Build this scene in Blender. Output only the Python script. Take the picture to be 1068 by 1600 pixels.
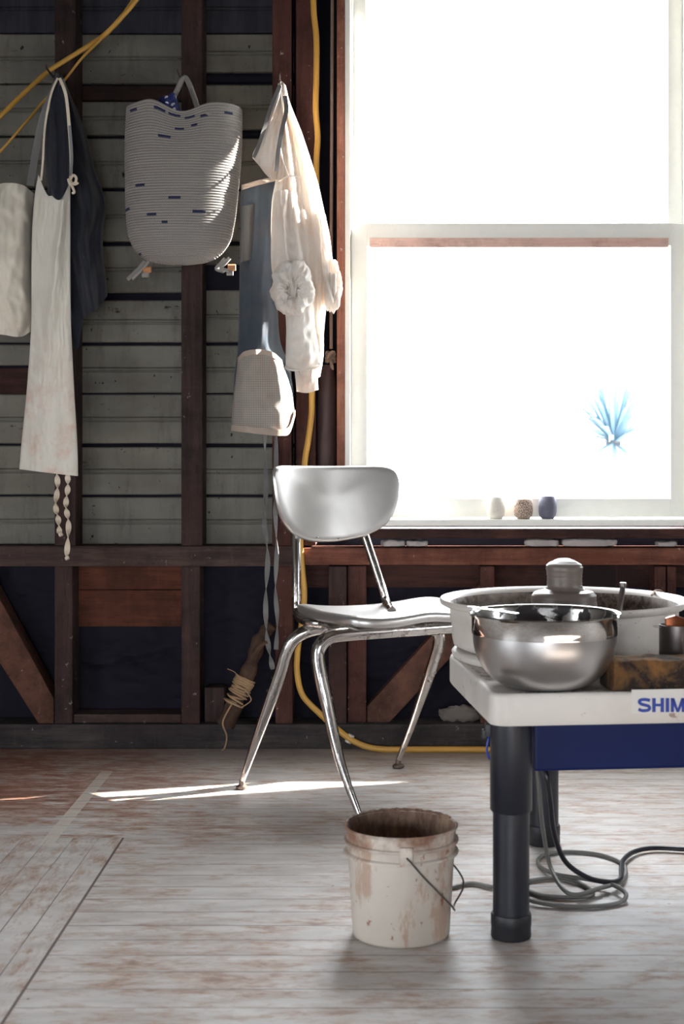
import bpy, bmesh, math, random
from mathutils import Vector, Matrix, noise
C = bpy.context.scene
for o in list(bpy.data.objects): bpy.data.objects.remove(o)

# ------------------------------------------------------------------ camera, world, sun, exposure
K = 0.8947                      # layout numbers below are multiplied by K at the end (real metres)
F, CX, CY, H = 2270.0, 590.0, 700.0, 0.95
cam = bpy.data.cameras.new('camera'); cam_o = bpy.data.objects.new('camera', cam)
C.collection.objects.link(cam_o); C.camera = cam_o
cam.sensor_fit = 'VERTICAL'; cam.sensor_height = 36; cam.lens = F/1600*36
cam.shift_x = (534-CX)/1600; cam.shift_y = (CY-800)/1600
cam_o.location = (0, 0, H*K); cam_o.rotation_euler = (math.pi/2, 0, 0)
cam.dof.use_dof = True; cam.dof.focus_distance = 4.2*K; cam.dof.aperture_fstop = 7.0
cam.clip_end = 200

SKY = 20.0; SUN = 75.0; AZ = math.radians(16.5); EL = math.radians(27)
w = bpy.data.worlds.new('world'); C.world = w; w.use_nodes = True
bg = w.node_tree.nodes['Background']; bg.inputs[0].default_value = (0.90, 0.95, 1.0, 1); bg.inputs[1].default_value = SKY
sun = bpy.data.lights.new('sun', 'SUN'); sun.energy = SUN; sun.angle = math.radians(0.6); sun.color = (1, .95, .88)
sun_o = bpy.data.objects.new('sun', sun); C.collection.objects.link(sun_o)
sd = Vector((-math.cos(AZ)*math.cos(EL), -math.sin(AZ)*math.cos(EL), -math.sin(EL)))
sun_o.rotation_euler = sd.to_track_quat('-Z', 'Y').to_euler()
C.view_settings.view_transform = 'Standard'; C.view_settings.look = 'None'
C.view_settings.gamma = 1; C.view_settings.use_curve_mapping = False
C.view_settings.exposure = 0.0
try:
    C.cycles.max_bounces = 10; C.cycles.diffuse_bounces = 6; C.cycles.transparent_max_bounces = 12
    C.cycles.sample_clamp_indirect = 8
except Exception: pass

# ------------------------------------------------------------------ layout helpers
def P(px, py, d): return Vector(((px-CX)/F*d, d, H-(py-CY)/F*d))
def FL(px, py, z=0.0):
    d = (H-z)*F/(py-CY); return Vector(((px-CX)/F*d, d, z))
def X(px, d): return (px-CX)/F*d
def Z(py, d): return H-(py-CY)/F*d
def lerp(a, b, t): return a+(b-a)*t
def interp(tab, t):
    """tab: [(t, value...)] piecewise, smoothed"""
    if t <= tab[0][0]: return tab[0][1]
    for a, b in zip(tab, tab[1:]):
        if t <= b[0]:
            return a[1]+(b[1]-a[1])*((t-a[0])/(b[0]-a[0]))
    return tab[-1][1]
def spline(pts, n=8, closed=False):
    pts = [Vector(p) for p in pts]; out = []
    m = len(pts); rng = m if closed else m-1
    for i in range(rng):
        if closed: p0, p1, p2, p3 = pts[i-1], pts[i], pts[(i+1) % m], pts[(i+2) % m]
        else: p0, p1, p2, p3 = pts[max(i-1, 0)], pts[i], pts[i+1], pts[min(i+2, m-1)]
        for k in range(n):
            t = k/n
            out.append(.5*((2*p1)+(-p0+p2)*t+(2*p0-5*p1+4*p2-p3)*t*t+(-p0+3*p1-3*p2+p3)*t**3))
    if not closed: out.append(pts[-1])
    return out
def sinterp(tab, t):
    """Catmull-Rom on a table [(t, v)]"""
    n = len(tab)
    if t <= tab[0][0]: return tab[0][1]
    if t >= tab[-1][0]: return tab[-1][1]
    for i in range(n-1):
        if t <= tab[i+1][0]:
            t0, t1 = tab[i][0], tab[i+1][0]; s = (t-t0)/(t1-t0)
            v0, v1 = tab[i][1], tab[i+1][1]
            m0 = (v1-tab[i-1][1])/(t1-tab[i-1][0])*(t1-t0) if i > 0 else (v1-v0)
            m1 = (tab[i+2][1]-v0)/(tab[i+2][0]-t0)*(t1-t0) if i+2 < n else (v1-v0)
            return (2*s**3-3*s*s+1)*v0+(s**3-2*s*s+s)*m0+(-2*s**3+3*s*s)*v1+(s**3-s*s)*m1

# ------------------------------------------------------------------ node helpers
def rgb(r, g, b): # sRGB 0-255 to linear
    f = lambda c: (c/255/12.92) if c/255 <= .04045 else ((c/255+.055)/1.055)**2.4
    return (f(r), f(g), f(b), 1)
class NT:
    def __init__(s, name):
        s.m = bpy.data.materials.new(name); s.m.use_nodes = True
        s.t = s.m.node_tree; s.b = s.t.nodes['Principled BSDF']; s.out = s.t.nodes['Material Output']
    def n(s, kind, **kw):
        x = s.t.nodes.new(kind)
        for k, v in kw.items(): setattr(x, k, v)
        return x
    def put(s, sock, v):
        if hasattr(v, 'links') or isinstance(v, bpy.types.NodeSocket): s.t.links.new(v, sock)
        else: sock.default_value = v
    def co(s, sc=(1, 1, 1)):
        if not hasattr(s, '_c'): s._c = s.n('ShaderNodeTexCoord').outputs['Object']
        mp = s.n('ShaderNodeMapping'); s.t.links.new(s._c, mp.inputs[0])
        mp.inputs['Scale'].default_value = tuple(c/K for c in sc); return mp.outputs[0]
    def xyz(s):
        sp = s.n('ShaderNodeSeparateXYZ'); s.t.links.new(s.co(), sp.inputs[0]); return sp.outputs
    def noise(s, scale, sc=(1, 1, 1), detail=4, rough=.55, dist=0, vec=None):
        x = s.n('ShaderNodeTexNoise'); s.t.links.new(vec or s.co(sc), x.inputs['Vector'])
        x.inputs['Scale'].default_value = scale; x.inputs['Detail'].default_value = detail
        x.inputs['Roughness'].default_value = rough; x.inputs['Distortion'].default_value = dist
        return x.outputs['Fac']
    def vor(s, scale, sc=(1, 1, 1), feature='F1'):
        x = s.n('ShaderNodeTexVoronoi', feature=feature); s.t.links.new(s.co(sc), x.inputs['Vector'])
        x.inputs['Scale'].default_value = scale; return x.outputs['Distance']
    def math(s, op, a, b=0.0, c=0.0):
        x = s.n('ShaderNodeMath', operation=op); s.put(x.inputs[0], a); s.put(x.inputs[1], b); s.put(x.inputs[2], c)
        return x.outputs[0]
    def step(s, a, lo, hi, inv=False):
        x = s.n('ShaderNodeMapRange'); x.clamp = True; s.put(x.inputs[0], a)
        x.inputs[1].default_value = lo; x.inputs[2].default_value = hi
        x.inputs[3].default_value = 1.0 if inv else 0.0; x.inputs[4].default_value = 0.0 if inv else 1.0
        return x.outputs[0]
    def mix(s, f, a, b, mode='MIX'):
        x = s.n('ShaderNodeMix', data_type='RGBA', blend_type=mode)
        s.put(x.inputs['Factor'], f); s.put(x.inputs[6], a); s.put(x.inputs[7], b); return x.outputs[2]
    def bump(s, h, strength=.3, dist=.01):
        x = s.n('ShaderNodeBump'); x.inputs['Strength'].default_value = strength; x.inputs['Distance'].default_value = dist*K
        s.t.links.new(h, x.inputs['Height']); s.t.links.new(x.outputs[0], s.b.inputs['Normal']); return s
    def fin(s, col, rough=.6, metal=0.0, **kw):
        s.put(s.b.inputs['Base Color'], col); s.put(s.b.inputs['Roughness'], rough); s.put(s.b.inputs['Metallic'], metal)
        for k, v in kw.items(): s.put(s.b.inputs[k.replace('_', ' ')], v)
        return s.m

def plain(name, c, rough=.6, metal=0.0, var=.25, vs=14, bump=0.0, bs=60):
    t = NT(name); f = t.noise(vs); d = tuple(x*(1-var) for x in c[:3])+(1,)
    col = t.mix(f, c, d)
    if bump: t.bump(t.noise(bs), bump, .004)
    return t.fin(col, rough, metal)
def wood(name, dark, light, hint, along='z', rough=.8, scr=.0, hintamt=.55):
    t = NT(name); sc = {'z': (9, 9, .6), 'x': (.6, 9, 9), 'y': (9, .6, 9), 'd': (3, 3, 3)}[along]
    g = t.noise(6, sc, 6, .65, .4); big = t.noise(2.2, (1, 1, 1), 3)
    col = t.mix(t.step(g, .3, .72), dark, light)
    col = t.mix(t.step(big, hintamt-.05, hintamt+.15), col, hint)
    col = t.mix(t.math('MULTIPLY', t.step(t.noise(28, sc, 3), .62, .7), .6), col, tuple(c*.35 for c in dark[:3])+(1,))
    kv = {'z': (1.2, 1.2, 26), 'x': (26, 1.2, 1.2), 'y': (1, 26, 1), 'd': (8, 8, 8)}[along]
    kf = t.noise(2.2, kv, 3, .6)
    col = t.mix(t.math('MULTIPLY', t.math('MULTIPLY', t.step(kf, .56, .66), t.step(t.noise(7, detail=3), .42, .6)), .35), col, light)
    col = t.mix(t.math('MULTIPLY', t.step(t.noise(5, detail=6, rough=.7), .46, .62), .6), col, tuple(c*.42 for c in dark[:3])+(1,))
    if scr:
        sp = t.step(t.noise(38, (1, 1, .8), 5, .7), .66, .70)
        col = t.mix(t.math('MULTIPLY', sp, scr), col, rgb(190, 180, 175))
    t.bump(g, .5, .006)
    return t.fin(col, rough, Specular_IOR_Level=.22)
def painted(name, base, dirt, under, chip=.66, dirtamt=.5, rough=.55, along=(1, 1, 1), grey=None):
    t = NT(name)
    n1 = t.noise(3.0, along, 6, .6); n2 = t.noise(16, along, 6, .7, .3); n3 = t.noise(55, (1, 1, 1), 3)
    col = t.mix(t.math('MULTIPLY', t.step(n1, .4, .75), dirtamt), base, dirt)
    col = t.mix(t.math('MULTIPLY', t.step(n3, .5, .8), .25), col, dirt)
    col = t.mix(t.step(n2, chip, chip+.025), col, under)
    t.bump(n2, .12, .004)
    return t.fin(col, rough)
def cloth_mat(name, c, c2, stain=None, stamt=.6, weave=260, rough=.9, stz=None, spots=True, sss=0.0):
    t = NT(name); n = t.noise(7, detail=6); f = t.noise(weave, detail=1)
    col = t.mix(t.step(n, .35, .7), c, c2)
    if stain:
        sn = t.step(t.noise(9, detail=6, rough=.7), .48, .68)
        if stz:
            z = t.xyz()[2]; sn = t.math('MULTIPLY', sn, t.step(z, stz[0], stz[1], True))
        col = t.mix(t.math('MULTIPLY', sn, stamt), col, stain)
    t.bump(f, .25, .0015)
    m = t.fin(col, rough)
    t.b.inputs['Sheen Weight'].default_value = .15
    if sss:
        tr = t.n('ShaderNodeBsdfTranslucent'); t.put(tr.inputs[0], col)
        mx = t.n('ShaderNodeMixShader'); mx.inputs[0].default_value = sss
        t.t.links.new(t.b.outputs[0], mx.inputs[1]); t.t.links.new(tr.outputs[0], mx.inputs[2])
        t.t.links.new(mx.outputs[0], t.out.inputs[0])
    return m

M = {}
# painted bead board
t = NT('painted_board')
n1 = t.noise(2.5, (1, 1, 2), 6, .6); n2 = t.noise(20, (.5, 1, 1.3), 7, .75, .4); n3 = t.noise(5, (8, 1, .7), 5)
col = t.mix(t.step(n1, .35, .7), rgb(126, 123, 113), rgb(94, 91, 84))
col = t.mix(t.math('MULTIPLY', t.step(n3, .5, .8), .35), col, rgb(92, 86, 74))
col = t.mix(t.step(n2, .645, .66), col, rgb(48, 38, 36))
v_ = t.noise(11, (2.2, 1, .5), 6, .7)
col = t.mix(t.math('MULTIPLY', t.step(v_, .52, .72), .55), col, rgb(78, 72, 66))
col = t.mix(t.step(t.noise(33, (1.2, 1, .9), 3, .5), .71, .72), col, rgb(34, 30, 32))
col = t.mix(t.math('MULTIPLY', t.step(t.noise(60, detail=4), .66, .72), .7), col, rgb(70, 62, 56))
t.bump(n2, .2, .004); M['board'] = t.fin(col, .7, Specular_IOR_Level=.3)
t = NT('navy_board')
col = t.mix(t.step(t.noise(5, (8, 1, 1), 6), .4, .7), rgb(34, 34, 44), rgb(52, 52, 62))
M['navyboard'] = t.fin(col, .8)
M['brownboard'] = wood('bare_brown_board', rgb(50, 34, 32), rgb(80, 50, 42), rgb(42, 32, 32), 'x')
M['redboard'] = wood('bare_red_board', rgb(74, 42, 32), rgb(104, 60, 42), rgb(78, 44, 34), 'x')
M['tar'] = plain('tar_paper', rgb(31, 29, 42), .8, 0, .5, 6, .4, 9)
M['stud'] = wood('stud_wood', rgb(44, 34, 34), rgb(74, 56, 52), rgb(62, 42, 38), 'z', scr=.35)
M['studred'] = wood('stud_red_wood', rgb(62, 38, 36), rgb(94, 60, 52), rgb(76, 46, 40), 'z', scr=.6, hintamt=.5)
M['beam'] = wood('beam_wood', rgb(52, 40, 40), rgb(86, 70, 64), rgb(62, 44, 40), 'x', scr=.3)
M['beamred'] = wood('beam_red_wood', rgb(90, 52, 42), rgb(132, 84, 68), rgb(104, 60, 46), 'x', scr=.5)
M['plate'] = wood('plate_wood', rgb(46, 42, 44), rgb(78, 70, 68), rgb(42, 36, 38), 'x', scr=.4)
M['brace'] = wood('brace_wood', rgb(76, 50, 42), rgb(108, 74, 60), rgb(64, 44, 40), 'd', scr=.4)
M['white'] = painted('white_paint', rgb(240, 240, 234), rgb(222, 220, 212), rgb(160, 130, 116), .74, .4)
M['sillwhite'] = painted('sill_paint', rgb(240, 239, 233), rgb(222, 219, 210), rgb(70, 52, 46), .70, .5, along=(.6, 1, 1))
M['casing'] = wood('casing_wood', rgb(120, 74, 60), rgb(160, 112, 94), rgb(132, 84, 66), 'z', scr=.9)
M['pink'] = wood('bare_rail_wood', rgb(206, 168, 156), rgb(226, 196, 184), rgb(212, 176, 166), 'x')
t = NT('window_glass')
tr = t.n('ShaderNodeBsdfTransparent'); gl = t.n('ShaderNodeBsdfGlossy'); gl.inputs['Roughness'].default_value = .02
mx = t.n('ShaderNodeMixShader'); mx.inputs[0].default_value = .05
t.t.links.new(tr.outputs[0], mx.inputs[1]); t.t.links.new(gl.outputs[0], mx.inputs[2]); t.t.links.new(mx.outputs[0], t.out.inputs[0])
M['glass'] = t.m
# floor
t = NT('worn_painted_floor')
x, y, z = t.xyz()
def planks(axis_across, axis_along, wdt, off=0.0):
    a = t.math('ADD', t.math('DIVIDE', axis_across, wdt), off)
    idx = t.math('FLOOR', a); fr = t.math('FRACT', a)
    e = t.math('MINIMUM', fr, t.math('SUBTRACT', 1.0, fr))
    return idx, t.step(e, .008, .028, True)
ix, gx = planks(y, x, .085)
iy, gy = planks(x, y, .061, .15)
perp = t.math('MULTIPLY', t.math('LESS_THAN', x, -.62), t.math('LESS_THAN', y, 3.54))
cmb = t.n('ShaderNodeCombineXYZ')
def streak(sx, sy, idx, scale):
    c = t.n('ShaderNodeCombineXYZ'); t.put(c.inputs[0], t.math('MULTIPLY', x, sx)); t.put(c.inputs[1], t.math('MULTIPLY', y, sy)); t.put(c.inputs[2], t.math('MULTIPLY', idx, 3.7))
    return t.noise(scale, vec=c.outputs[0], detail=10, rough=.74, dist=.15)
sA = streak(2.8, 7, ix, 4.2); sB = streak(7, 2.8, iy, 4.2)
def fmix(f, a, b):
    m_ = t.n('ShaderNodeMix', data_type='FLOAT'); t.put(m_.inputs[0], f); t.put(m_.inputs[2], a); t.put(m_.inputs[3], b); return m_.outputs[0]
s_ = fmix(perp, sA, sB); gap = fmix(perp, gx, gy)
big = t.noise(1.6, (1, 1.6, 1), 4)
# wear grows toward the far left of the floor
left = t.math('MULTIPLY', t.step(x, -.25, -1.1), t.step(y, 3.3, 4.1))
wear = t.math('ADD', t.math('ADD', s_, t.math('MULTIPLY', left, .12)), t.math('MULTIPLY', t.math('SUBTRACT', big, .5), .35))
base = t.mix(t.step(t.noise(9, (.7, 2.5, 1), 5), .35, .7), rgb(206, 202, 198), rgb(178, 172, 168))
col = t.mix(t.math('MULTIPLY', t.step(wear, .47, .60), .8), base, t.mix(left, rgb(168, 142, 124), rgb(164, 104, 76)))
col = t.mix(t.math('MULTIPLY', t.step(wear, .59, .68), .8), col, t.mix(left, rgb(138, 110, 94), rgb(132, 74, 50)))
col = t.mix(t.math('MULTIPLY', t.step(t.noise(34, (.8, 2, 1), 5, .7), .64, .70), .35), col, rgb(120, 112, 110))
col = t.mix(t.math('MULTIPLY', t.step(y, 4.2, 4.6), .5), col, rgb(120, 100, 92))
tape = t.math('MULTIPLY', t.math('MULTIPLY', t.math('LESS_THAN', t.math('ABSOLUTE', t.math('ADD', x, .795)), .017), t.math('GREATER_THAN', y, 3.47)), t.math('LESS_THAN', y, 4.27))
col = t.mix(t.math('MULTIPLY', tape, .8), col, rgb(208, 200, 190))
col = t.mix(t.math('MULTIPLY', gap, t.step(t.noise(1.3, (1, 1, 1), 2), .3, .5)), col, rgb(104, 92, 88))
seam = t.math('LESS_THAN', t.math('ABSOLUTE', t.math('ADD', x, .62)), .003)
seam = t.math('MULTIPLY', seam, t.math('LESS_THAN', y, 3.54))
col = t.mix(seam, col, rgb(110, 96, 90))
spk = t.step(t.vor(9, (1, 1, 1)), .02, .035, True)
col = t.mix(t.math('MULTIPLY', spk, .8), col, rgb(70, 64, 66))
t.bump(t.math('SUBTRACT', s_, t.math('MULTIPLY', gap, .8)), .25, .004)
M['floor'] = t.fin(col, t.mix(s_, (.34,)*3+(1,), (.52,)*3+(1,)))
M['roomwall'] = plain('far_wall_boards', rgb(140, 136, 130), .8)
M['ceil'] = plain('ceiling_boards', rgb(86, 78, 74), .8)
M['cream'] = cloth_mat('cream_canvas', rgb(222, 216, 202), rgb(206, 198, 182), rgb(196, 158, 126), .45, stz=(.0, .18))
M['apron'] = cloth_mat('apron_canvas', rgb(224, 220, 210), rgb(212, 206, 194), rgb(206, 152, 130), .75, stz=(.08, .5))
M['ribbon'] = cloth_mat('apron_tape', rgb(226, 214, 196), rgb(206, 190, 168))
M['navy'] = cloth_mat('navy_cloth', rgb(30, 33, 45), rgb(23, 26, 38))
M['navyedge'] = cloth_mat('navy_trim', rgb(150, 150, 150), rgb(110, 110, 116))
M['blue'] = cloth_mat('slate_cloth', rgb(56, 67, 77), rgb(45, 54, 66), rgb(100, 76, 72), .25)
M['shirt'] = cloth_mat('shirt_cotton', rgb(238, 235, 230), rgb(232, 222, 213), rgb(216, 178, 146), .35, sss=.3)
M['bind'] = cloth_mat('binding_tape', rgb(176, 160, 146), rgb(150, 136, 124))
M['greytape'] = cloth_mat('grey_tape', rgb(116, 116, 114), rgb(96, 94, 94))
t = NT('pocket_mesh'); x, y, z = t.xyz()
ga = t.step(t.math('FRACT', t.math('MULTIPLY', x, 185)), .35, .45); gb = t.step(t.math('FRACT', t.math('MULTIPLY', z, 185)), .35, .45)
g = t.math('MULTIPLY', ga, gb)
col = t.mix(g, rgb(168, 158, 148), rgb(96, 98, 98))
st = t.step(t.noise(9, (2, 1, .6), 4), .54, .64)
col = t.mix(t.math('MULTIPLY', st, .45), col, rgb(150, 92, 78)); M['mesh'] = t.fin(col, .85)
# rope of the basket
t = NT('basket_rope'); x, y, z = t.xyz()
ang = t.math('ADD', t.math('MULTIPLY', x, 150), t.math('MULTIPLY', z, 260))
tw = t.math('FRACT', ang)
n = t.noise(90, (.5, .5, 2), 3)
col = t.mix(t.step(tw, .45, .6), rgb(174, 168, 160), rgb(80, 80, 88))
col = t.mix(t.step(n, .35, .7), col, rgb(138, 133, 128))
M['rope'] = t.fin(col, .9)
M['rope_navy'] = plain('basket_navy_stitch', rgb(30, 34, 72), .8)
t = NT('polka_cloth')
v = t.n('ShaderNodeTexVoronoi'); v.inputs['Randomness'].default_value = .35; v.inputs['Scale'].default_value = 42
t.t.links.new(t.co(), v.inputs[0])
M['polka'] = t.fin(t.mix(t.step(v.outputs[0], .26, .30, True), rgb(36, 46, 104), rgb(214, 214, 226)), .85)
M['tan'] = plain('tan_leather', rgb(190, 132, 88), .6)
M['yellow'] = plain('yellow_rubber', rgb(204, 156, 70), .5, 0, .2, 5)
M['cordclip'] = plain('white_plastic_clip', rgb(210, 205, 196), .5)
t = NT('seat_metal'); n = t.noise(5, detail=5, dist=.4); sc = t.noise(120, detail=2)
M['seat'] = t.fin(t.mix(t.step(n, .3, .7), rgb(208, 205, 202), rgb(192, 189, 187)), t.mix(t.step(n, .35, .65), (.30,)*3+(1,), (.42,)*3+(1,)), .85)
t = NT('tube_chrome'); n = t.noise(30, detail=6, rough=.7)
M['chrome'] = t.fin(t.mix(t.step(n, .55, .72), rgb(196, 192, 190), rgb(142, 128, 118)), t.mix(t.step(n, .5, .7), (.16,)*3+(1,), (.4,)*3+(1,)), 1.0)
M['glide'] = plain('worn_glide', rgb(112, 98, 88), .45, .8, .4, 60)
t = NT('wheel_plastic'); n = t.noise(26, (1, 1, 1), 7, .75, .3); n2 = t.noise(5, detail=5); zz = t.xyz()[2]
col = t.mix(t.step(n2, .4, .75), rgb(212, 206, 200), rgb(188, 180, 172))
col = t.mix(t.math('MULTIPLY', t.step(n, .63, .65), .85), col, rgb(136, 108, 96))
M['plastic'] = t.fin(col, .42)
t = NT('clay_splatter_pan'); n = t.noise(70, detail=7, rough=.75); n2 = t.noise(9, detail=4)
col = t.mix(t.step(n, .4, .62), rgb(150, 132, 120), rgb(74, 60, 52)); col = t.mix(t.step(n2, .5, .68), col, rgb(190, 180, 172))
t.bump(n, .9, .008); M['panin'] = t.fin(col, .7)
t = NT('table_clay_dust'); n = t.noise(60, detail=7, rough=.8); n2 = t.noise(8, detail=4)
col = t.mix(t.math('MULTIPLY', t.step(n, .45, .6), t.step(n2, .4, .55)), rgb(206, 200, 194), rgb(110, 92, 82)); t.bump(n, .4, .004)
M['tabletop'] = t.fin(col, .5)
t = NT('bucket_plastic'); n = t.noise(12, (1.6, 1.6, .55), 7, .7, .3); n2 = t.noise(46, (1, 1, .7), 5, .7); zz = t.xyz()[2]
col = t.mix(t.step(t.noise(4), .35, .7), rgb(200, 192, 182), rgb(180, 170, 158))
col = t.mix(t.math('MULTIPLY', t.step(n, .53, .60), .6), col, rgb(160, 122, 98))
col = t.mix(t.math('MULTIPLY', t.step(n2, .625, .66), .9), col, rgb(132, 84, 62))
top = t.step(zz, .165, .20)
col = t.mix(t.math('MULTIPLY', top, t.step(t.noise(14, detail=5), .38, .56)), col, rgb(128, 94, 76))
M['bucket'] = t.fin(col, .4)
t = NT('bucket_dried_clay'); n = t.noise(26, (1.5, 1.5, .6), 7, .75)
col = t.mix(t.step(n, .38, .66), rgb(92, 68, 56), rgb(150, 124, 104)); t.bump(n, .6, .006)
M['bucketin'] = t.fin(col, .8)
t = NT('bowl_steel_polished'); M['steelp'] = t.fin(rgb(214, 212, 210), .07, 1.0)
t = NT('bowl_steel_brushed'); n = t.noise(6, (1, 1, 30), 3)
M['steelb'] = t.fin(rgb(192, 190, 190), t.mix(n, (.26,)*3+(1,), (.36,)*3+(1,)), 1.0)
t = NT('bowl_inside_slip'); n = t.noise(14, (1, 1, 1), 5, .6, .5); f = t.step(n, .5, .54)
M['steelin'] = t.fin(t.mix(f, rgb(196, 194, 192), rgb(58, 52, 54)), t.mix(f, (.2,)*3+(1,), (.5,)*3+(1,)), t.math('SUBTRACT', 1.0, f))
t = NT('wet_clay'); z_ = t.xyz()[2]
n = t.noise(6, (.2, .2, 30), 3); t.bump(n, .4, .004)
M['clay'] = t.fin(t.mix(n, rgb(128, 116, 108), rgb(94, 84, 79)), .36)
t = NT('sponge_foam'); n = t.noise(150, detail=4, rough=.7); n2 = t.noise(9, (1, 1, 1), 4, .6, .5)
col = t.mix(t.step(n2, .38, .52), rgb(132, 92, 48), rgb(40, 30, 28)); col = t.mix(t.step(n, .5, .7), col, rgb(96, 72, 44))
nz = t.n('ShaderNodeNewGeometry')
t.bump(n, 1.0, .006); M['sponge'] = t.fin(col, .95)
M['black'] = plain('black_plastic_leg', rgb(28, 30, 42), .4, 0, .35, 20)
M['blackcap'] = plain('black_rubber', rgb(30, 30, 36), .5, 0, .3, 40)
M['housing'] = plain('blue_housing', rgb(10, 28, 80), .45, 0, .15, 8)
M['pocketdark'] = cloth_mat('dark_pocket', rgb(76, 76, 76), rgb(62, 62, 64))
for k_ in ('housing', 'tar'): M[k_].node_tree.nodes['Principled BSDF'].inputs['Specular IOR Level'].default_value = .2
M['letter'] = plain('blue_lettering', rgb(34, 62, 150), .4, 0, .1)
M['sticker'] = plain('white_sticker', rgb(210, 207, 203), .4, 0, .08)
M['cable'] = plain('grey_cable', rgb(116, 114, 110), .45, 0, .3, 20)
M['cableblack'] = plain('black_cable', rgb(26, 26, 36), .35, 0, .2, 20)
M['cableblue'] = plain('blue_grey_cable', rgb(98, 110, 132), .35, 0, .25, 20)
M['metal'] = plain('grey_tool_metal', rgb(120, 112, 110), .35, .9, .3, 30)
M['iron'] = plain('rusty_iron', rgb(88, 68, 66), .6, .3, .4, 12, .2, 30)
M['driftwood'] = wood('driftwood', rgb(56, 42, 36), rgb(98, 74, 60), rgb(74, 54, 44), 'd')
M['twine'] = plain('jute_twine', rgb(168, 138, 106), .95, 0, .35, 90)
M['sashrope'] = plain('old_sash_rope', rgb(170, 146, 128), .95, 0, .35, 90)
M['plaster'] = plain('old_plaster', rgb(186, 178, 176), .95, 0, .4, 20, .8, 60)
M['rubble'] = plain('dusty_rubble', rgb(120, 112, 106), .95, 0, .5, 12, .8, 40)
def speck(name, c, s, th=.6, rough=.6):
    t = NT(name); n = t.noise(300, detail=2); return t.fin(t.mix(t.step(n, th, th+.06), c, s), rough)
M['cup1'] = speck('white_stoneware', rgb(216, 210, 200), rgb(170, 160, 148), .64)
M['cup2'] = speck('speckled_stoneware', rgb(186, 166, 148), rgb(110, 92, 84), .48)
M['cup3'] = speck('slate_stoneware', rgb(88, 88, 106), rgb(112, 112, 128), .62)
M['cupin'] = plain('cup_glaze', rgb(206, 150, 100), .4)
M['ground'] = plain('outside_gravel', rgb(222, 218, 210), .9, 0, .15, 2)
M['leafout'] = plain('outside_fronds', rgb(92, 118, 134), .8, 0, .3, 3)
M['trunkout'] = plain('outside_trunk', rgb(110, 104, 104), .9)
M['copper'] = plain('copper_tool', rgb(132, 74, 46), .35, .8)

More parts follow.
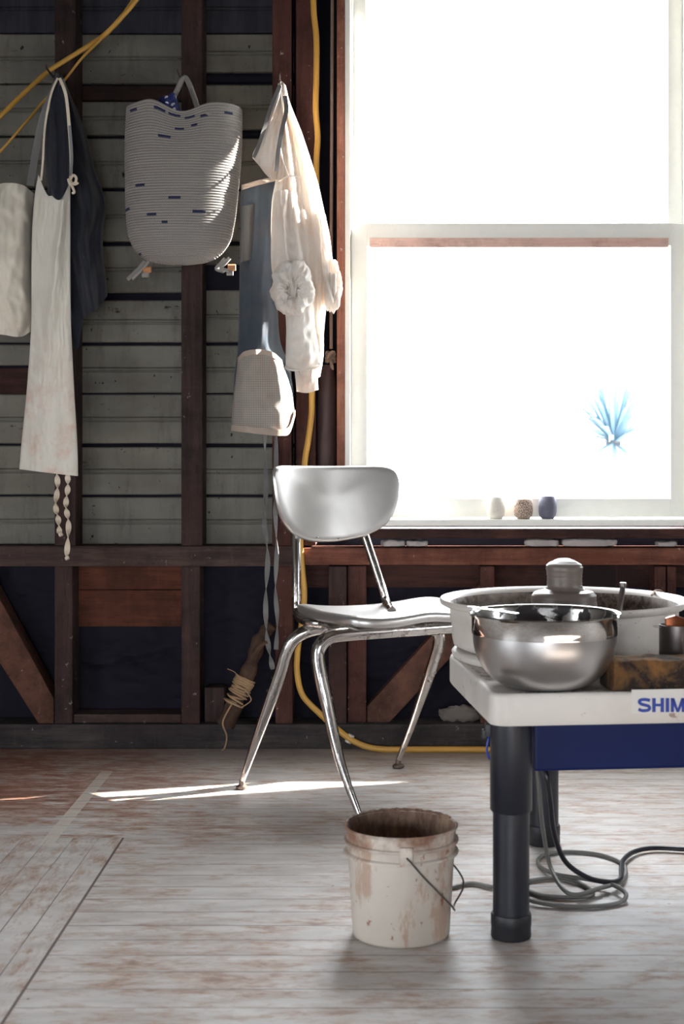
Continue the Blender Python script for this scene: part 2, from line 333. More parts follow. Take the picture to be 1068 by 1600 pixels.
# ------------------------------------------------------------------ mesh builder
class MB:
    def __init__(s): s.v = []; s.f = []; s.mi = []
    def add(s, vs, fs, mi=0):
        b = len(s.v); s.v += [Vector(v) for v in vs]; s.f += [tuple(i+b for i in f) for f in fs]; s.mi += [mi]*len(fs)
        return s
    def box(s, x0, x1, y0, y1, z0, z1, mi=0):
        vs = [(x, y, z) for z in (z0, z1) for y in (y0, y1) for x in (x0, x1)]
        return s.add(vs, [(0, 2, 3, 1), (4, 5, 7, 6), (0, 1, 5, 4), (2, 6, 7, 3), (0, 4, 6, 2), (1, 3, 7, 5)], mi)
    def prism(s, poly, off, mi=0):
        """poly: list of Vectors, extruded by off"""
        n = len(poly); off = Vector(off); vs = [Vector(p) for p in poly]+[Vector(p)+off for p in poly]
        fs = [tuple(range(n)), tuple(reversed(range(n, 2*n)))]+[(i, i+n, (i+1) % n+n, (i+1) % n) for i in range(n)]
        return s.add(vs, fs, mi)
    def tube(s, pts, r, seg=10, closed=False, mi=0, flat=None, squash=1.0):
        pts = [Vector(p) for p in pts]; n = len(pts)
        rf = (lambda i: r(i/(n-1))) if callable(r) else (lambda i: r)
        T = []
        for i in range(n):
            a = pts[i-1] if (i > 0 or closed) else pts[0]; b = pts[(i+1) % n] if (i < n-1 or closed) else pts[-1]
            d = b-a; T.append(d.normalized() if d.length > 1e-9 else Vector((0, 0, 1)))
        up = flat if flat else (Vector((0, 0, 1)) if abs(T[0].z) < .9 else Vector((1, 0, 0)))
        N = (Vector(up)-T[0]*T[0].dot(Vector(up))).normalized(); vs = []
        for i in range(n):
            if i: 
                N = N-T[i]*T[i].dot(N); N.normalize()
            B = T[i].cross(N)
            for k in range(seg):
                a = 2*math.pi*k/seg; vs.append(pts[i]+(N*math.cos(a)*squash+B*math.sin(a))*rf(i))
        fs = []
        for i in range(n if closed else n-1):
            j = (i+1) % n
            for k in range(seg):
                k2 = (k+1) % seg; fs.append((i*seg+k, i*seg+k2, j*seg+k2, j*seg+k))
        if not closed: fs += [tuple(reversed(range(seg))), tuple((n-1)*seg+k for k in range(seg))]
        return s.add(vs, fs, mi)
    def lathe(s, prof, c=(0, 0, 0), seg=64, mi=0, mis=None, closed=False, wob=None):
        """prof [(r,z)] from outside to inside; r=0 ends capped"""
        c = Vector(c); n = len(prof); vs = []
        for i, (r, z) in enumerate(prof):
            for k in range(seg):
                a = 2*math.pi*k/seg; rr = r+(wob(a, z, i) if wob else 0)
                vs.append(c+Vector((rr*math.cos(a), rr*math.sin(a), z)))
        b = len(s.v); s.v += vs
        for i in range(n if closed else n-1):
            j = (i+1) % n
            for k in range(seg):
                k2 = (k+1) % seg
                s.f.append((b+i*seg+k, b+i*seg+k2, b+j*seg+k2, b+j*seg+k)); s.mi.append(mis[i] if mis else mi)
        return s
    def build(s, name, mats, parent=None, smooth=True, bevel=0, bseg=2, sharp=35, tri=False, origin=None, sub=0):
        me = bpy.data.meshes.new(name)
        mats = mats if isinstance(mats, (list, tuple)) else [mats]
        if parent is not None: org = ROOT[parent.name]
        elif origin is not None: org = Vector(origin)
        else:
            xs = [v.x for v in s.v]; ys = [v.y for v in s.v]
            org = Vector(((min(xs)+max(xs))/2, (min(ys)+max(ys))/2, min(v.z for v in s.v)))
        me.from_pydata([v-org for v in s.v], [], s.f)
        for m in mats: me.materials.append(M[m] if isinstance(m, str) else m)
        for p, i in zip(me.polygons, s.mi): p.material_index = i
        bm = bmesh.new(); bm.from_mesh(me)
        bmesh.ops.remove_doubles(bm, verts=bm.verts, dist=1e-6)
        bmesh.ops.recalc_face_normals(bm, faces=bm.faces)
        if bevel:
            es = [e for e in bm.edges if len(e.link_faces) == 2 and e.calc_face_angle() > math.radians(30)]
            bmesh.ops.bevel(bm, geom=es, offset=bevel, segments=bseg, affect='EDGES', profile=.6)
        if sub:
            bmesh.ops.subdivide_edges(bm, edges=bm.edges, cuts=sub, use_grid_fill=True)
        if smooth:
            for f in bm.faces: f.smooth = True
            for e in bm.edges:
                if len(e.link_faces) == 2 and e.calc_face_angle() > math.radians(sharp): e.smooth = False
        bm.to_mesh(me); bm.free()
        o = bpy.data.objects.new(name, me); C.collection.objects.link(o)
        if parent is not None: o.parent = parent; ROOT[o.name] = org
        else: o.location = org; ROOT[o.name] = org
        return o
ROOT = {}
def tag(o, label=None, cat=None, group=None, kind=None):
    if label: o['label'] = label
    if cat: o['category'] = cat
    if group: o['group'] = group
    if kind: o['kind'] = kind
    return o
def thing(name, loc, label, cat, group=None):
    o = bpy.data.objects.new(name, None); C.collection.objects.link(o); o.location = loc; o.empty_display_size = .1
    ROOT[o.name] = Vector(loc); return tag(o, label, cat, group)
def struct(o): o['kind'] = 'structure'; return o
def rbox(name, mats, x0, x1, y0, y1, z0, z1, bevel=.003, parent=None, jag=.0, seed=1):
    b = MB().box(x0, x1, y0, y1, z0, z1); o = b.build(name, mats, parent, bevel=bevel, bseg=2, smooth=False, origin=None if parent else (0, 0, 0)); return o
TN = [0]
def trim(mat, x0, x1, y0, y1, z0, z1, bevel=.004):
    TN[0] += 1
    return struct(rbox('trim_%d' % TN[0], mat, x0, x1, y0, y1, z0, z1, bevel))

# ------------------------------------------------------------------ room shell
D0, D1 = 4.59, 4.70            # face of the framing, face of the sheathing
XL, XR, YB, ZC = -2.6, 3.0, -2.2, 2.95
struct(MB().box(XL-.1, XR+.1, YB-.1, 4.75, -.08, 0).build('floor', 'floor', smooth=False, origin=(0, 0, 0)))
struct(MB().box(XL-.1, XR+.1, YB-.1, 4.75, ZC, ZC+.1).build('ceiling', 'ceil', smooth=False, origin=(0, 0, 0)))
def wall_x(name, xa, xb, wins, mat='roomwall'):
    mb = MB(); ys = [YB-.1]+[v for w_ in wins for v in (w_[0], w_[1])]+[4.75]
    for i in range(0, len(ys), 2): mb.box(xa, xb, ys[i], ys[i+1], 0, ZC)
    for a, b, z0, z1 in wins: mb.box(xa, xb, a, b, 0, z0); mb.box(xa, xb, a, b, z1, ZC)
    return struct(mb.build(name, mat, smooth=False, origin=(0, 0, 0)))
def wall_y(name, ya, yb, wins, mat='roomwall', x0=XL-.1, x1=XR+.1, zb=0):
    mb = MB(); xs = [x0]+[v for w_ in wins for v in (w_[0], w_[1])]+[x1]
    for i in range(0, len(xs), 2): mb.box(xs[i], xs[i+1], ya, yb, zb, ZC)
    for a, b, z0, z1 in wins: mb.box(a, b, ya, yb, zb, z0); mb.box(a, b, ya, yb, z1, ZC)
    return struct(mb.build(name, mat, smooth=False, origin=(0, 0, 0)))
W1 = (X(538, 4.64), .985, .70, 2.62)     # visible window rough opening
W2 = (1.62, 2.18, 1.02, 1.54)
WL = [(.6, 2.0, .4, 1.15)]  # unseen fill window, kept low so the upper wall stays darker
WR = [(1.9, 2.6, .85, 1.6)]  # unseen window added to brighten the chair backrest
WB = [(-2.2, .7, .3, 1.12)]  # unseen fill window, set low and wide to limit fill on the floor
wall_x('wall_left', XL-.12, XL, WL); wall_x('wall_right', XR, XR+.12, WR)
wall_y('wall_rear', YB-.12, YB, WB)
wall_y('wall_back', D1+.03, D1+.055, [(W1[0], 1.2, W1[2], W1[3]), W2], 'tar')
# simple frames and panes for the off-frame windows
def side_window(n, x0, x1, y0, y1, z0, z1, ax, g=.045):
    e = struct(thing('window_%d' % n, ((x0+x1)/2, (y0+y1)/2, z0), None, None))
    fr = MB()
    if ax == 'x':
        for a, b in ((y0, y0+g), (y1-g, y1), ((y0+y1)/2-.02, (y0+y1)/2+.02)): fr.box(x0, x1, a, b, z0, z1)
        for a, b in ((z0, z0+g), (z1-g, z1)): fr.box(x0, x1, y0, y1, a, b)
        xm = (x0+x1)/2; pn = MB().box(xm-.002, xm+.002, y0+g, y1-g, z0+g, z1-g)
    else:
        for a, b in ((x0, x0+g), (x1-g, x1)): fr.box(a, b, y0, y1, z0, z1)
        for a, b in ((z0, z0+g), (z1-g, z1)): fr.box(x0, x1, y0, y1, a, b)
        ym = (y0+y1)/2; pn = MB().box(x0+g, x1-g, ym-.002, ym+.002, z0+g, z1-g)
    fr.build('window_frame', 'white', e, smooth=False); pn.build('pane', 'glass', e, smooth=False)
side_window(3, XL-.1, XL-.04, *WL[0][:2], *WL[0][2:], 'x')
side_window(4, *WB[0][:2], YB-.1, YB-.04, *WB[0][2:], 'y')
side_window(2, W2[0]-.02, W2[1]+.02, D1+.02, D1+.045, W2[2]-.02, W2[3]+.02, 'y', .02)
side_window(5, XR+.04, XR+.1, *WR[0][:2], *WR[0][2:], 'x')
def portal(loc, rot, sx, sy):
    l = bpy.data.lights.new('portal', 'AREA'); l.shape = 'RECTANGLE'; l.size = sx*K; l.size_y = sy*K
    l.cycles.is_portal = True
    o = bpy.data.objects.new('window_portal', l); C.collection.objects.link(o); o.location = loc; o.rotation_euler = rot
h = math.pi/2
portal(((W1[0]+W1[1])/2, D1+.08, (W1[2]+W1[3])/2), (-h, 0, 0), W1[1]-W1[0], W1[3]-W1[2])
portal(((W2[0]+W2[1])/2, D1+.08, (W2[2]+W2[3])/2), (-h, 0, 0), W2[1]-W2[0], W2[3]-W2[2])
portal((XL-.14, 1.3, .775), (0, -h, 0), .75, 1.4)
portal((XR+.14, 2.25, 1.22), (0, h, 0), .75, .7)
portal((-.75, YB-.14, .71), (h, 0, 0), 2.9, .82)
struct(MB().box(XL, XR, -.42, -.30, 1.14, ZC).build('unseen_light_baffle', 'ceil', smooth=False, origin=(0, 0, 0)))  # unseen baffle added behind the camera to shade the upper back wall

# painted bead boards of the back wall, one profile per course
XB = X(459, D1)
ys = [-104-78, -104, -26, 52, 131, 212, 294, 378, 458, 536, 615, 694, 774, 853]
bw = MB(); rnd = random.Random(4)
def course(x0, x1, z0, z1, mi, dd=0.0, bead=True):
    y0 = D1+dd; g = .0025; zm = (z0+z1)/2
    pr = [(y0+.022, z0+g), (y0+.004, z0+g), (y0, z0+g+.004)]
    if bead: pr += [(y0, zm-.010), (y0+.006, zm-.008), (y0+.006, zm-.005), (y0-.001, zm-.002), (y0-.001, zm+.002), (y0+.005, zm+.005), (y0, zm+.008)]
    pr += [(y0, z1-g-.004), (y0+.004, z1-g), (y0+.022, z1-g)]
    n = max(2, int((x1-x0)/.12)); vs = []; 
    for i in range(n+1):
        x = lerp(x0, x1, i/n)
        for (yy, zz) in pr: 
            j = .0022*noise.noise(Vector((x*9, zz*4, 3))); k = .0018*noise.noise(Vector((x*14, zz*9, 8)))
            vs.append((x, yy+j, zz+k))
    m = len(pr); fs = []
    for i in range(n):
        for k in range(m):
            k2 = (k+1) % m; fs.append((i*m+k, i*m+k2, (i+1)*m+k2, (i+1)*m+k))
    fs += [tuple(range(m)), tuple(n*m+k for k in reversed(range(m)))]
    bw.add(vs, fs, mi)
bays = [(XL, X(102, D1)), (X(102, D1), X(300, D1)), (X(300, D1), XB)]
gapx = {294: 4, 378: 5, 458: 11, 536: 3, 694: 4, 774: 2, 212: 3}
cuts = {(131, 1): 157, (115, 2): 126, (212, 2): 222}
for i in range(len(ys)-1):
    a, b = ys[i], ys[i+1]
    for bi, (xa, xb) in enumerate(bays):
        dd = rnd.uniform(-.002, .003); top, bot = a, b
        mi = 1 if b <= 52 else 0
        g = gapx.get(a, 0)*(1.0 if bi else .3); top = a+g*.9
        if (a, bi) == (131, 1): 
            course(xa, xb, Z(157, D1), Z(131, D1), 2, .012, False); top = 158
        if (a, bi) == (536, 0):
            bot = 572; course(xa, X(42, D1), Z(618, D1), Z(573, D1), 2, .012, False); course(X(43, D1), xb, Z(616, D1), Z(574, D1), 0, dd, False)
        if (a, bi) == (52, 2): bot = 113; course(xa, xb, Z(128, D1), Z(114, D1), 3, .012, False)
        if (a, bi) == (131, 2): bot = 203; course(xa, xb, Z(212, D1), Z(204, D1), 3, .01, False)
        if (a, bi) == (378, 2): bot = 414; 
        if (a, bi) == (458, 2): top = 452
        course(xa, xb, Z(bot, D1), Z(top, D1), mi, dd, not (bot-top < 50))
struct(bw.build('wall_painted_boards', ['board', 'navyboard', 'brownboard', 'tar'], smooth=False, origin=(0, 0, 0)))
# above and right of the window: plain boards
mb = MB()
mb.box(1.10, W2[0]-.01, D1, D1+.022, .7, ZC); mb.box(W2[0]-.01, W2[1]+.01, D1, D1+.022, W2[3], ZC); mb.box(W2[1]+.01, XR, D1, D1+.022, .7, ZC)
mb.box(W2[0]-.01, W2[1]+.01, D1, D1+.022, .7, W2[2]); mb.box(W1[0]-.02, W1[1]+.02, D1, D1+.022, W1[3], ZC)
struct(mb.build('wall_right_boards', 'board', smooth=False, origin=(0, 0, 0)))
# crumpled tar paper below the rail
zt = Z(868, D1); mb = MB(); nx, nz = 420, 70; x0, x1 = XL, XR; vs = []
for j in range(nz+1):
    for i in range(nx+1):
        x = lerp(x0, x1, i/nx); z = lerp(0.0, zt, j/nz); p = Vector((x*5, z*7, 1.3))
        q = noise.noise(p); r = noise.noise(p*2.3)
        dpt = .016*q-.024*abs(r)+.008-.007*abs(noise.noise(p*5.1))
        dpt -= .022*math.exp(-((z-.28-.03*math.sin(x*9))/.012)**2)*max(0, noise.noise(Vector((x*3, 7, 2)))+.4)
        vs.append((x, D1+.012+dpt, z))
mb.add(vs, [(j*(nx+1)+i, j*(nx+1)+i+1, (j+1)*(nx+1)+i+1, (j+1)*(nx+1)+i) for j in range(nz) for i in range(nx)])
o = struct(mb.build('wall_tar_paper', 'tar', origin=(0, 0, 0)))
mb = MB(); d = D1-.014
mb.box(X(118, d), X(290, d), d, d+.012, Z(921, d), Z(872, d)); mb.box(X(118, d), X(290, d), d, d+.012, Z(979, d), Z(922, d))
struct(mb.build('wall_red_planks', 'redboard', smooth=False, bevel=.002, origin=(0, 0, 0)))
mb = MB(); mb.box(X(470, d), XR, d, d+.012, Z(918, d), Z(872, d))
struct(mb.build('wall_brown_planks', 'brownboard', smooth=False, bevel=.002, origin=(0, 0, 0)))

# ------------------------------------------------------------------ framing
zr0, zr1 = Z(885, D0), Z(853, D0)                # mid rail
def stud(pa, pb, mat, z0, z1, dd=0.0): trim(mat, X(pa, D0+dd), X(pb, D0+dd), D0+dd, D1-.001, z0, z1)
for pa, pb, m_ in ((-112, -80, 'stud'), (85, 118, 'stud'), (283, 316, 'stud'), (425, 455, 'studred')): stud(pa, pb, m_, zr1, ZC)
stud(462, 493, 'studred', zr1, ZC, .012)
pz = Z(1131, D0)
for pa, pb, m_ in ((-112, -84, 'stud'), (85, 113, 'stud'), (283, 312, 'stud'), (430, 457, 'studred'), (513, 541, 'stud'), (750, 772, 'studred'), (1022, 1040, 'studred'), (1042, 1056, 'studred'), (1230, 1262, 'stud'), (1450, 1480, 'stud')): stud(pa, pb, m_, pz, zr0)
stud(543, 572, 'studred', pz, zr0, .02)
trim('beam', XL, X(459, D0), D0-.004, D1-.001, zr0, zr1, .006)
trim('beamred', X(459, D0)+.002, XR, D0-.002, D1-.001, Z(883, D0), Z(856, D0), .006)
trim('plate', XL, XR, D0-.006, D1-.001, 0, Z(1131, D0), .006)
trim('beam', X(113, D0)+.002, X(283, D0)-.002, D0+.01, D1-.001, Z(1131, D0)+.001, Z(1117, D0), .004)
# diagonal braces
def brace(pts, d0, d1, mat):
    TN[0] += 1; mb = MB(); mb.prism([P(a, b, d0) for a, b in pts], (0, d1-d0, 0))
    struct(mb.build('trim_%d' % TN[0], mat, bevel=.003, smooth=False, origin=(0, 0, 0)))
brace([(-60, 868+12), (-28, 885), (84, 1092), (84, 1131), (60, 1131), (-60, 942)], D0+.012, D1-.01, 'brace')
brace([(573, 1104), (760, 900), (760, 968), (606, 1131), (573, 1131)], D0+.03, D1-.01, 'brace')
# window sill ledge boards
trim('brownboard', X(541, D0), W1[1]+.3, D0-.012, D1, Z(841, D0), Z(826, D0), .004)
b = MB().box(X(318, D0), X(349, D0), D0+.02, D1-.02, pz+.001, Z(1076, D0)); tag(b.build('wood_block', 'stud', bevel=.004, smooth=False), 'short dark rough wooden block standing against the stud beside the driftwood stick', 'block')
# plaster lumps lying on the rail
def lump(pa, pb, ya, yb, lab, cat='plaster chunk'):
    d = D0+.03; x0, x1, z0, z1 = X(pa, d), X(pb, d), zr1-.004, Z(ya, d); mb = MB(); n = 14; m = 8
    bm = bmesh.new(); bmesh.ops.create_icosphere(bm, subdivisions=4, radius=1)
    vs = []
    for v in bm.verts:
        c = v.co; q = [math.copysign(abs(a)**.45, a) for a in c]
        p = Vector((lerp(x0, x1, .5+.5*q[0]), d+.03*q[1], lerp(z0, z1, .5+.5*q[2])))
        nn = .006*noise.noise(p*45+Vector((pa, 0, 0))); p += Vector(c)*nn; p.z = max(p.z, zr1-.0015); vs.append(p)
    fs = [tuple(v.index for v in f.verts) for f in bm.faces]; bm.free()
    mb.add(vs, fs); return tag(mb.build('plaster_chunk', 'plaster'), lab, cat, 'plaster chunks on the rail under the sill')
lump(596, 632, 843, 0, 'grey plaster chunk on the wall rail, leftmost, just right of the chair back')
lump(635, 668, 844, 0, 'grey plaster chunk on the rail, second from the left, near the chair back')
lump(819, 872, 842, 0, 'grey plaster chunk on the rail below the window cups, above the clay lump')
lump(876, 962, 841, 0, 'longest grey plaster chunk on the rail, right of the clay lump')
lump(1024, 1057, 845, 0, 'small plaster chunk on the rail at the right edge of the photo')
# stone in the lower bay at the right
bm = bmesh.new(); bmesh.ops.create_icosphere(bm, subdivisions=4, radius=1); mb = MB(); d = D0+.05
mb.add([Vector((X(722, d)+v.co.x*.07*(1+.3*noise.noise(v.co*2)), d+v.co.y*.03, pz-.001+max(0, v.co.z*.026+.022+.012*noise.noise(v.co*3)))) for v in bm.verts], [tuple(v.index for v in f.verts) for f in bm.faces]); bm.free()
tag(mb.build('rubble_lump', 'rubble'), 'pale lump of rubble lying on the bottom plate behind the rear chair leg', 'rubble')

# ------------------------------------------------------------------ main window
dW = D0-.012
e = struct(thing('window_1', ((W1[0]+W1[1])/2, D0, W1[2]), None, None))
ztop = W1[3]
mb = MB()                                             # outer jambs and head
xj = X(547, dW)
mb.box(X(538.5, dW), xj, dW, D1+.035, Z(808, dW), ztop)
mb.box(xj, X(549, dW)+.004, dW+.03, D1+.035, Z(808, dW), ztop)
mb.box(.972, 1.04, dW, D1+.035, Z(808, dW), ztop); mb.box(X(538.5, dW), 1.04, dW, D1+.06, ztop-.03, ztop+.03)
mb.build('window_frame', 'white', e, bevel=.002, smooth=False)
MB().box(X(526, dW), X(538, dW), dW-.003, D1, Z(822, dW), ztop).build('casing', 'casing', e, bevel=.002, smooth=False)['label'] = 'bare brown casing edge with peeling paint'
MB().box(1.041, 1.10, dW-.003, D1, Z(822, dW), ztop).build('casing', 'casing', e, bevel=.002, smooth=False)
dS = D0+.02
def sash(d0, d1, pl, pr, pyt, pyb, wl, wr, ht, hb, name, railmat='white'):
    mb = MB(); dm = (d0+d1)/2
    xl, xr, z1, z0 = X(pl, d0), X(pr, d0), Z(pyt, d0), Z(pyb, d0)
    il, ir, iz1, iz0 = X(wl, d0), X(wr, d0), Z(ht, d0), Z(hb, d0)
    mb.box(xl, il, d0, d1, z0, z1); mb.box(ir, xr, d0, d1, z0, z1)
    mb.box(il, ir, d0, d1, z0, iz0); mb.box(il, ir, d0, d1, iz1, z1)
    o = mb.build(name, railmat, e, bevel=.002, smooth=False)
    MB().box(il-.003, ir+.003, dm-.0015, dm+.0015, iz0-.003, iz1+.003).build('pane', 'glass', o, smooth=False)
    return il, ir
sash(D0+.045, D0+.075, 548, 1066, -180, 365, 571, 1043, -130, 349, 'upper_sash')
sash(D0+.010, D0+.040, 548, 1072, 349, 808, 573, 1047, 384, 779, 'lower_sash')
MB().box(X(577, dS), X(1042, dS), D0+.004, D0+.0095, Z(386, D0), Z(371.5, D0)).build('bare_rail', 'pink', e, smooth=False)['label'] = 'bare pinkish wood strip under the meeting rail'
# stool (inner sill)
mb = MB(); mb.box(X(536, D0-.05), W1[1]+.12, D0-.055, D0+.012, Z(822, D0-.055), Z(811.5, D0-.055))
mb.build('window_sill', 'sillwhite', e, bevel=.004, smooth=False)

# cups
def cup(px, py0, pyt, w, mat, inner, lab, lip):
    d = D0-.022; x = X(px, d); z0 = Z(811.5, D0-.055)+.0005; hh = (py0-pyt)/F*d; r = w/2/F*d
    pr = [(0, z0), (r*.62, z0), (r*.70, z0+.002), (r*.90, z0+hh*.14), (r*.985, z0+hh*.3), (r, z0+hh*.5), (r*.97, z0+hh*.75), (r*lip, z0+hh*.97), (r*lip-.0015, z0+hh), (r*lip-.004, z0+hh-.001), (r*.9, z0+hh*.7), (r*.9, z0+hh*.3), (r*.5, z0+.008), (0, z0+.008)]
    mi = [0]*9+[1]*4
    o = MB().lathe(pr, (x, d, 0), 40, mis=mi).build('cup', [mat, inner], sharp=60)
    tag(o, lab, 'cup')
cup(774.5, 811, 777, 29, 'cup1', 'cup1', 'white speckled handleless cup on the window sill, leftmost of three', .86)
cup(817, 811, 780.5, 30, 'cup2', 'cupin', 'brown speckled stoneware cup on the sill between the white and slate cups', .92)
cup(855, 811, 776, 28.5, 'cup3', 'cup3', 'dark slate blue handleless cup on the window sill, right of the others', .84)

# ------------------------------------------------------------------ sash cord and weight
d = D0+.05
r_ = MB().tube(spline([P(519, -40, d), P(518, 200, d), P(517, 400, d), P(517, 545, d)], 10), .0055, 8)
for k in range(3):
    r_.tube([P(516, 553+k*5, d)+Vector((.012*math.cos(a+k), -.012*math.sin(a), .006*math.sin(2*a+k))) for a in [i*math.pi/6 for i in range(12)]], .006, 7, closed=True)
r_.tube(spline([P(516, 560, d), P(518, 572, d-.01), P(519, 578, d-.01)], 5), .006, 7)
tag(r_.build('sash_rope', 'sashrope'), 'frayed knotted tan rope hanging in the dark slot left of the window', 'rope')
wt = MB().lathe([(0, 0), (.030, 0), (.034, .01), (.030, .45), (.024, .50), (.012, .515), (0, .516)], (X(510, d), d, Z(568, d)-.52), 24)
tag(wt.build('sash_weight', 'iron'), 'rusty iron sash weight below the knotted rope beside the window', 'weight')

# ------------------------------------------------------------------ yellow cords
def cord(name, pts, r, lab, mat='yellow', seg=10, cat='cord', group=None, parent=None):
    o = MB().tube(spline(pts, 10), r, seg).build(name, mat, parent)
    return tag(o, lab, cat, group)
cd = 4.50
cord('extension_cord', [P(-60, 240, cd), P(0, 182, cd), P(37, 146, cd+.03), P(75, 112, cd+.07), P(109, 90, cd+.075), P(142, 69, cd+.07), P(169, 49, cd), P(213, 0, cd), P(240, -40, cd)], .0078, 'thick yellow extension cord slanting across the upper left corner')
cord('extension_cord', [P(-60, 300, cd+.02), P(0, 237, cd+.02), P(37, 195, cd+.02), P(71, 155, cd+.075), P(99, 127, cd+.08), P(127, 92, cd+.08), P(157, 62, cd+.022), P(176, 43, cd+.022), P(207, 0, cd+.022), P(230, -40, cd+.02)], .0042, 'thinner yellow cord running just below the thick one at the upper left')
dc = D0-.014
path = [P(489, -30, dc), P(490, 20, dc), P(494, 60, dc), P(494, 120, dc), P(493, 170, dc), P(496, 215, dc), P(494, 260, dc), P(494, 400, dc), P(490, 540, dc), P(487, 615, dc), P(486, 650, dc), P(481, 690, dc), P(476, 722, dc), P(472, 790, dc), P(469, 850, dc), P(472, 890, dc), P(475, 930, dc), P(471, 975, dc), P(465, 1015, dc), P(464, 1050, dc), P(472, 1085, dc), P(496, 1112, dc), P(530, 1142, dc), P(556, 1160, dc-.01), FL(590, 1170, .01), FL(650, 1171, .01), FL(740, 1171, .01), FL(860, 1172, .01), FL(1100, 1172, .01)]
pp = thing('extension_cord', P(470, 1100, dc), 'yellow extension cord dropping beside the window and running along the floor', 'cord')
MB().tube(spline(path, 10), .0095, 10).build('cord', 'yellow', pp)
a, b = P(546, 1153, dc), P(552, 1158, dc)
MB().tube([P(543, 1160, dc), P(549, 1148, dc)], .011, 8).build('clip', 'cordclip', pp)

# ------------------------------------------------------------------ cloth builder
def cloth(mb, top, bot, edges, d, bulge, fold, nu=56, nv=90, back=.004, mi=0, hem=0.0):
    """top/bot: tables (u, py); edges: table rows (v, pxL, pxR); d(u,v): depth; bulge(v); fold(u,v)"""
    L = [(r[0], r[1]) for r in edges]; R = [(r[0], r[2]) for r in edges]; fr = []; bk = []
    for j in range(nv+1):
        v = j/nv; l = sinterp(L, v); r = sinterp(R, v)
        for i in range(nu+1):
            u = i/nu; py = lerp(sinterp(top, u), sinterp(bot, u), v); px = lerp(l, r, u)
            s = math.sin(math.pi*u)**.6 if 0 < u < 1 else 0
            base = d(u, v); f = bulge(v)*s+fold(u, v)*min(1, s*1.4)
            fr.append(P(px, py, base-f)); bk.append(P(px, py, base-f*.55+back*(1 if 0 < u < 1 else .3)))
    n = len(fr); w_ = nu+1; fs = []
    for j in range(nv):
        for i in range(nu):
            a = j*w_+i; fs.append((a, a+1, a+w_+1, a+w_)); fs.append((n+a, n+a+w_, n+a+w_+1, n+a+1))
        fs.append((j*w_, (j+1)*w_, n+(j+1)*w_, n+j*w_)); fs.append((j*w_+nu, n+j*w_+nu, n+(j+1)*w_+nu, (j+1)*w_+nu))
    for i in range(nu):
        fs.append((i, n+i, n+i+1, i+1)); a = nv*w_+i; fs.append((a, a+1, n+a+1, n+a))
    mb.add(fr+bk, fs, mi); return mb
def ridges(a, f, ph=0.0, sh=0.0, sharp=1.6, nz=.3, seed=0.0):
    def fn(u, v):
        x = f*(u+sh*v)+ph+.35*noise.noise(Vector((u*2+seed, v*2.2, seed)))
        r = (0.5+0.5*math.cos(2*math.pi*x))**sharp
        return a*(r+nz*noise.noise(Vector((u*6, v*9+seed, 4.4+seed))))
    return fn
def addf(*fs): return lambda u, v: sum(f(u, v) for f in fs)
def wr(a, su, sv, seed): return lambda u, v: a*noise.noise(Vector((u*su, v*sv, seed)))
def const(x): return lambda *a: x
def ribbon(mb, pts, w_, twist=0.0, th=.0009, ph=0.0, n=14):
    pp = spline(pts, n); N = len(pp); vs = []; 
    for i, p in enumerate(pp):
        a = ph+twist*2*math.pi*i/(N-1); t_ = (pp[min(i+1, N-1)]-pp[max(i-1, 0)]).normalized()
        side = Vector((math.cos(a), math.sin(a), 0)); side = (side-t_*side.dot(t_)).normalized(); nn = t_.cross(side)
        for sx, sy in ((-1, -1), (1, -1), (1, 1), (-1, 1)): vs.append(p+side*w_*.5*sx+nn*th*sy)
    fs = []
    for i in range(N-1):
        for k in range(4): fs.append((i*4+k, i*4+(k+1) % 4, (i+1)*4+(k+1) % 4, (i+1)*4+k))
    fs += [(3, 2, 1, 0), tuple(4*(N-1)+k for k in range(4))]
    return mb.add(vs, fs)
def hook(px, py, lab, dd=.10):
    p = P(px, py, D0); o = MB().tube(spline([p+Vector((0, .01, 0)), p+Vector((0, -dd*.6, -.002)), p+Vector((0, -dd, .001)), p+Vector((0, -dd-.006, .010))], 6), .0035, 8).build('wall_hook', 'iron')
    return tag(o, lab, 'hook', 'hooks on the studs')
hook(92, 129, 'iron hook on the left stud holding the navy garment and white apron', .17)
hook(288, 132, 'iron hook on the middle stud holding the rope basket handle', .14)
hook(441, 141, 'iron hook on the right stud holding the cream shirt', .13)

# navy garment
o = thing('navy_jacket', P(110, 540, 4.50), 'dark navy cloth jacket hanging behind the white apron on the left stud', 'jacket')
mb = MB()
cloth(mb, [(0, 116), (.5, 114), (1, 120)], [(0, 540), (.25, 542), (.36, 500), (.7, 484), (1, 462)],
      [(0, 84, 98), (.08, 77, 110), (.25, 70, 133), (.42, 74, 148), (.58, 78, 165), (.72, 84, 160), (.85, 96, 163), (1, 108, 168)],
      lambda u, v: 4.55-.01*v, lambda v: .018+.045*min(1, v*1.5), addf(ridges(.034, 1.9, .3, .35, 1.4, .6, 1), wr(.022, 4, 5, 3), wr(.009, 11, 9, 13)), 70, 110)
mb.build('body', 'navy', o)
mb = MB()
cloth(mb, [(0, 118), (1, 122)], [(0, 300), (.5, 312), (1, 280)],
      [(0, 86, 96), (.2, 74, 104), (.6, 71, 110), (1, 75, 112)],
      lambda u, v: 4.44-.01*v, lambda v: .02+.02*v, ridges(.01, 2.2, .1, .1, 1.2, .6, 6), 40, 60)
mb.build('hood', 'navy', o)
mb = MB(); ribbon(mb, [P(98, 124, 4.40), P(104, 150, 4.39), P(109, 200, 4.38), P(112, 245, 4.37), P(110, 275, 4.37)], .008, .1); mb.build('trim_tape', 'navyedge', o)

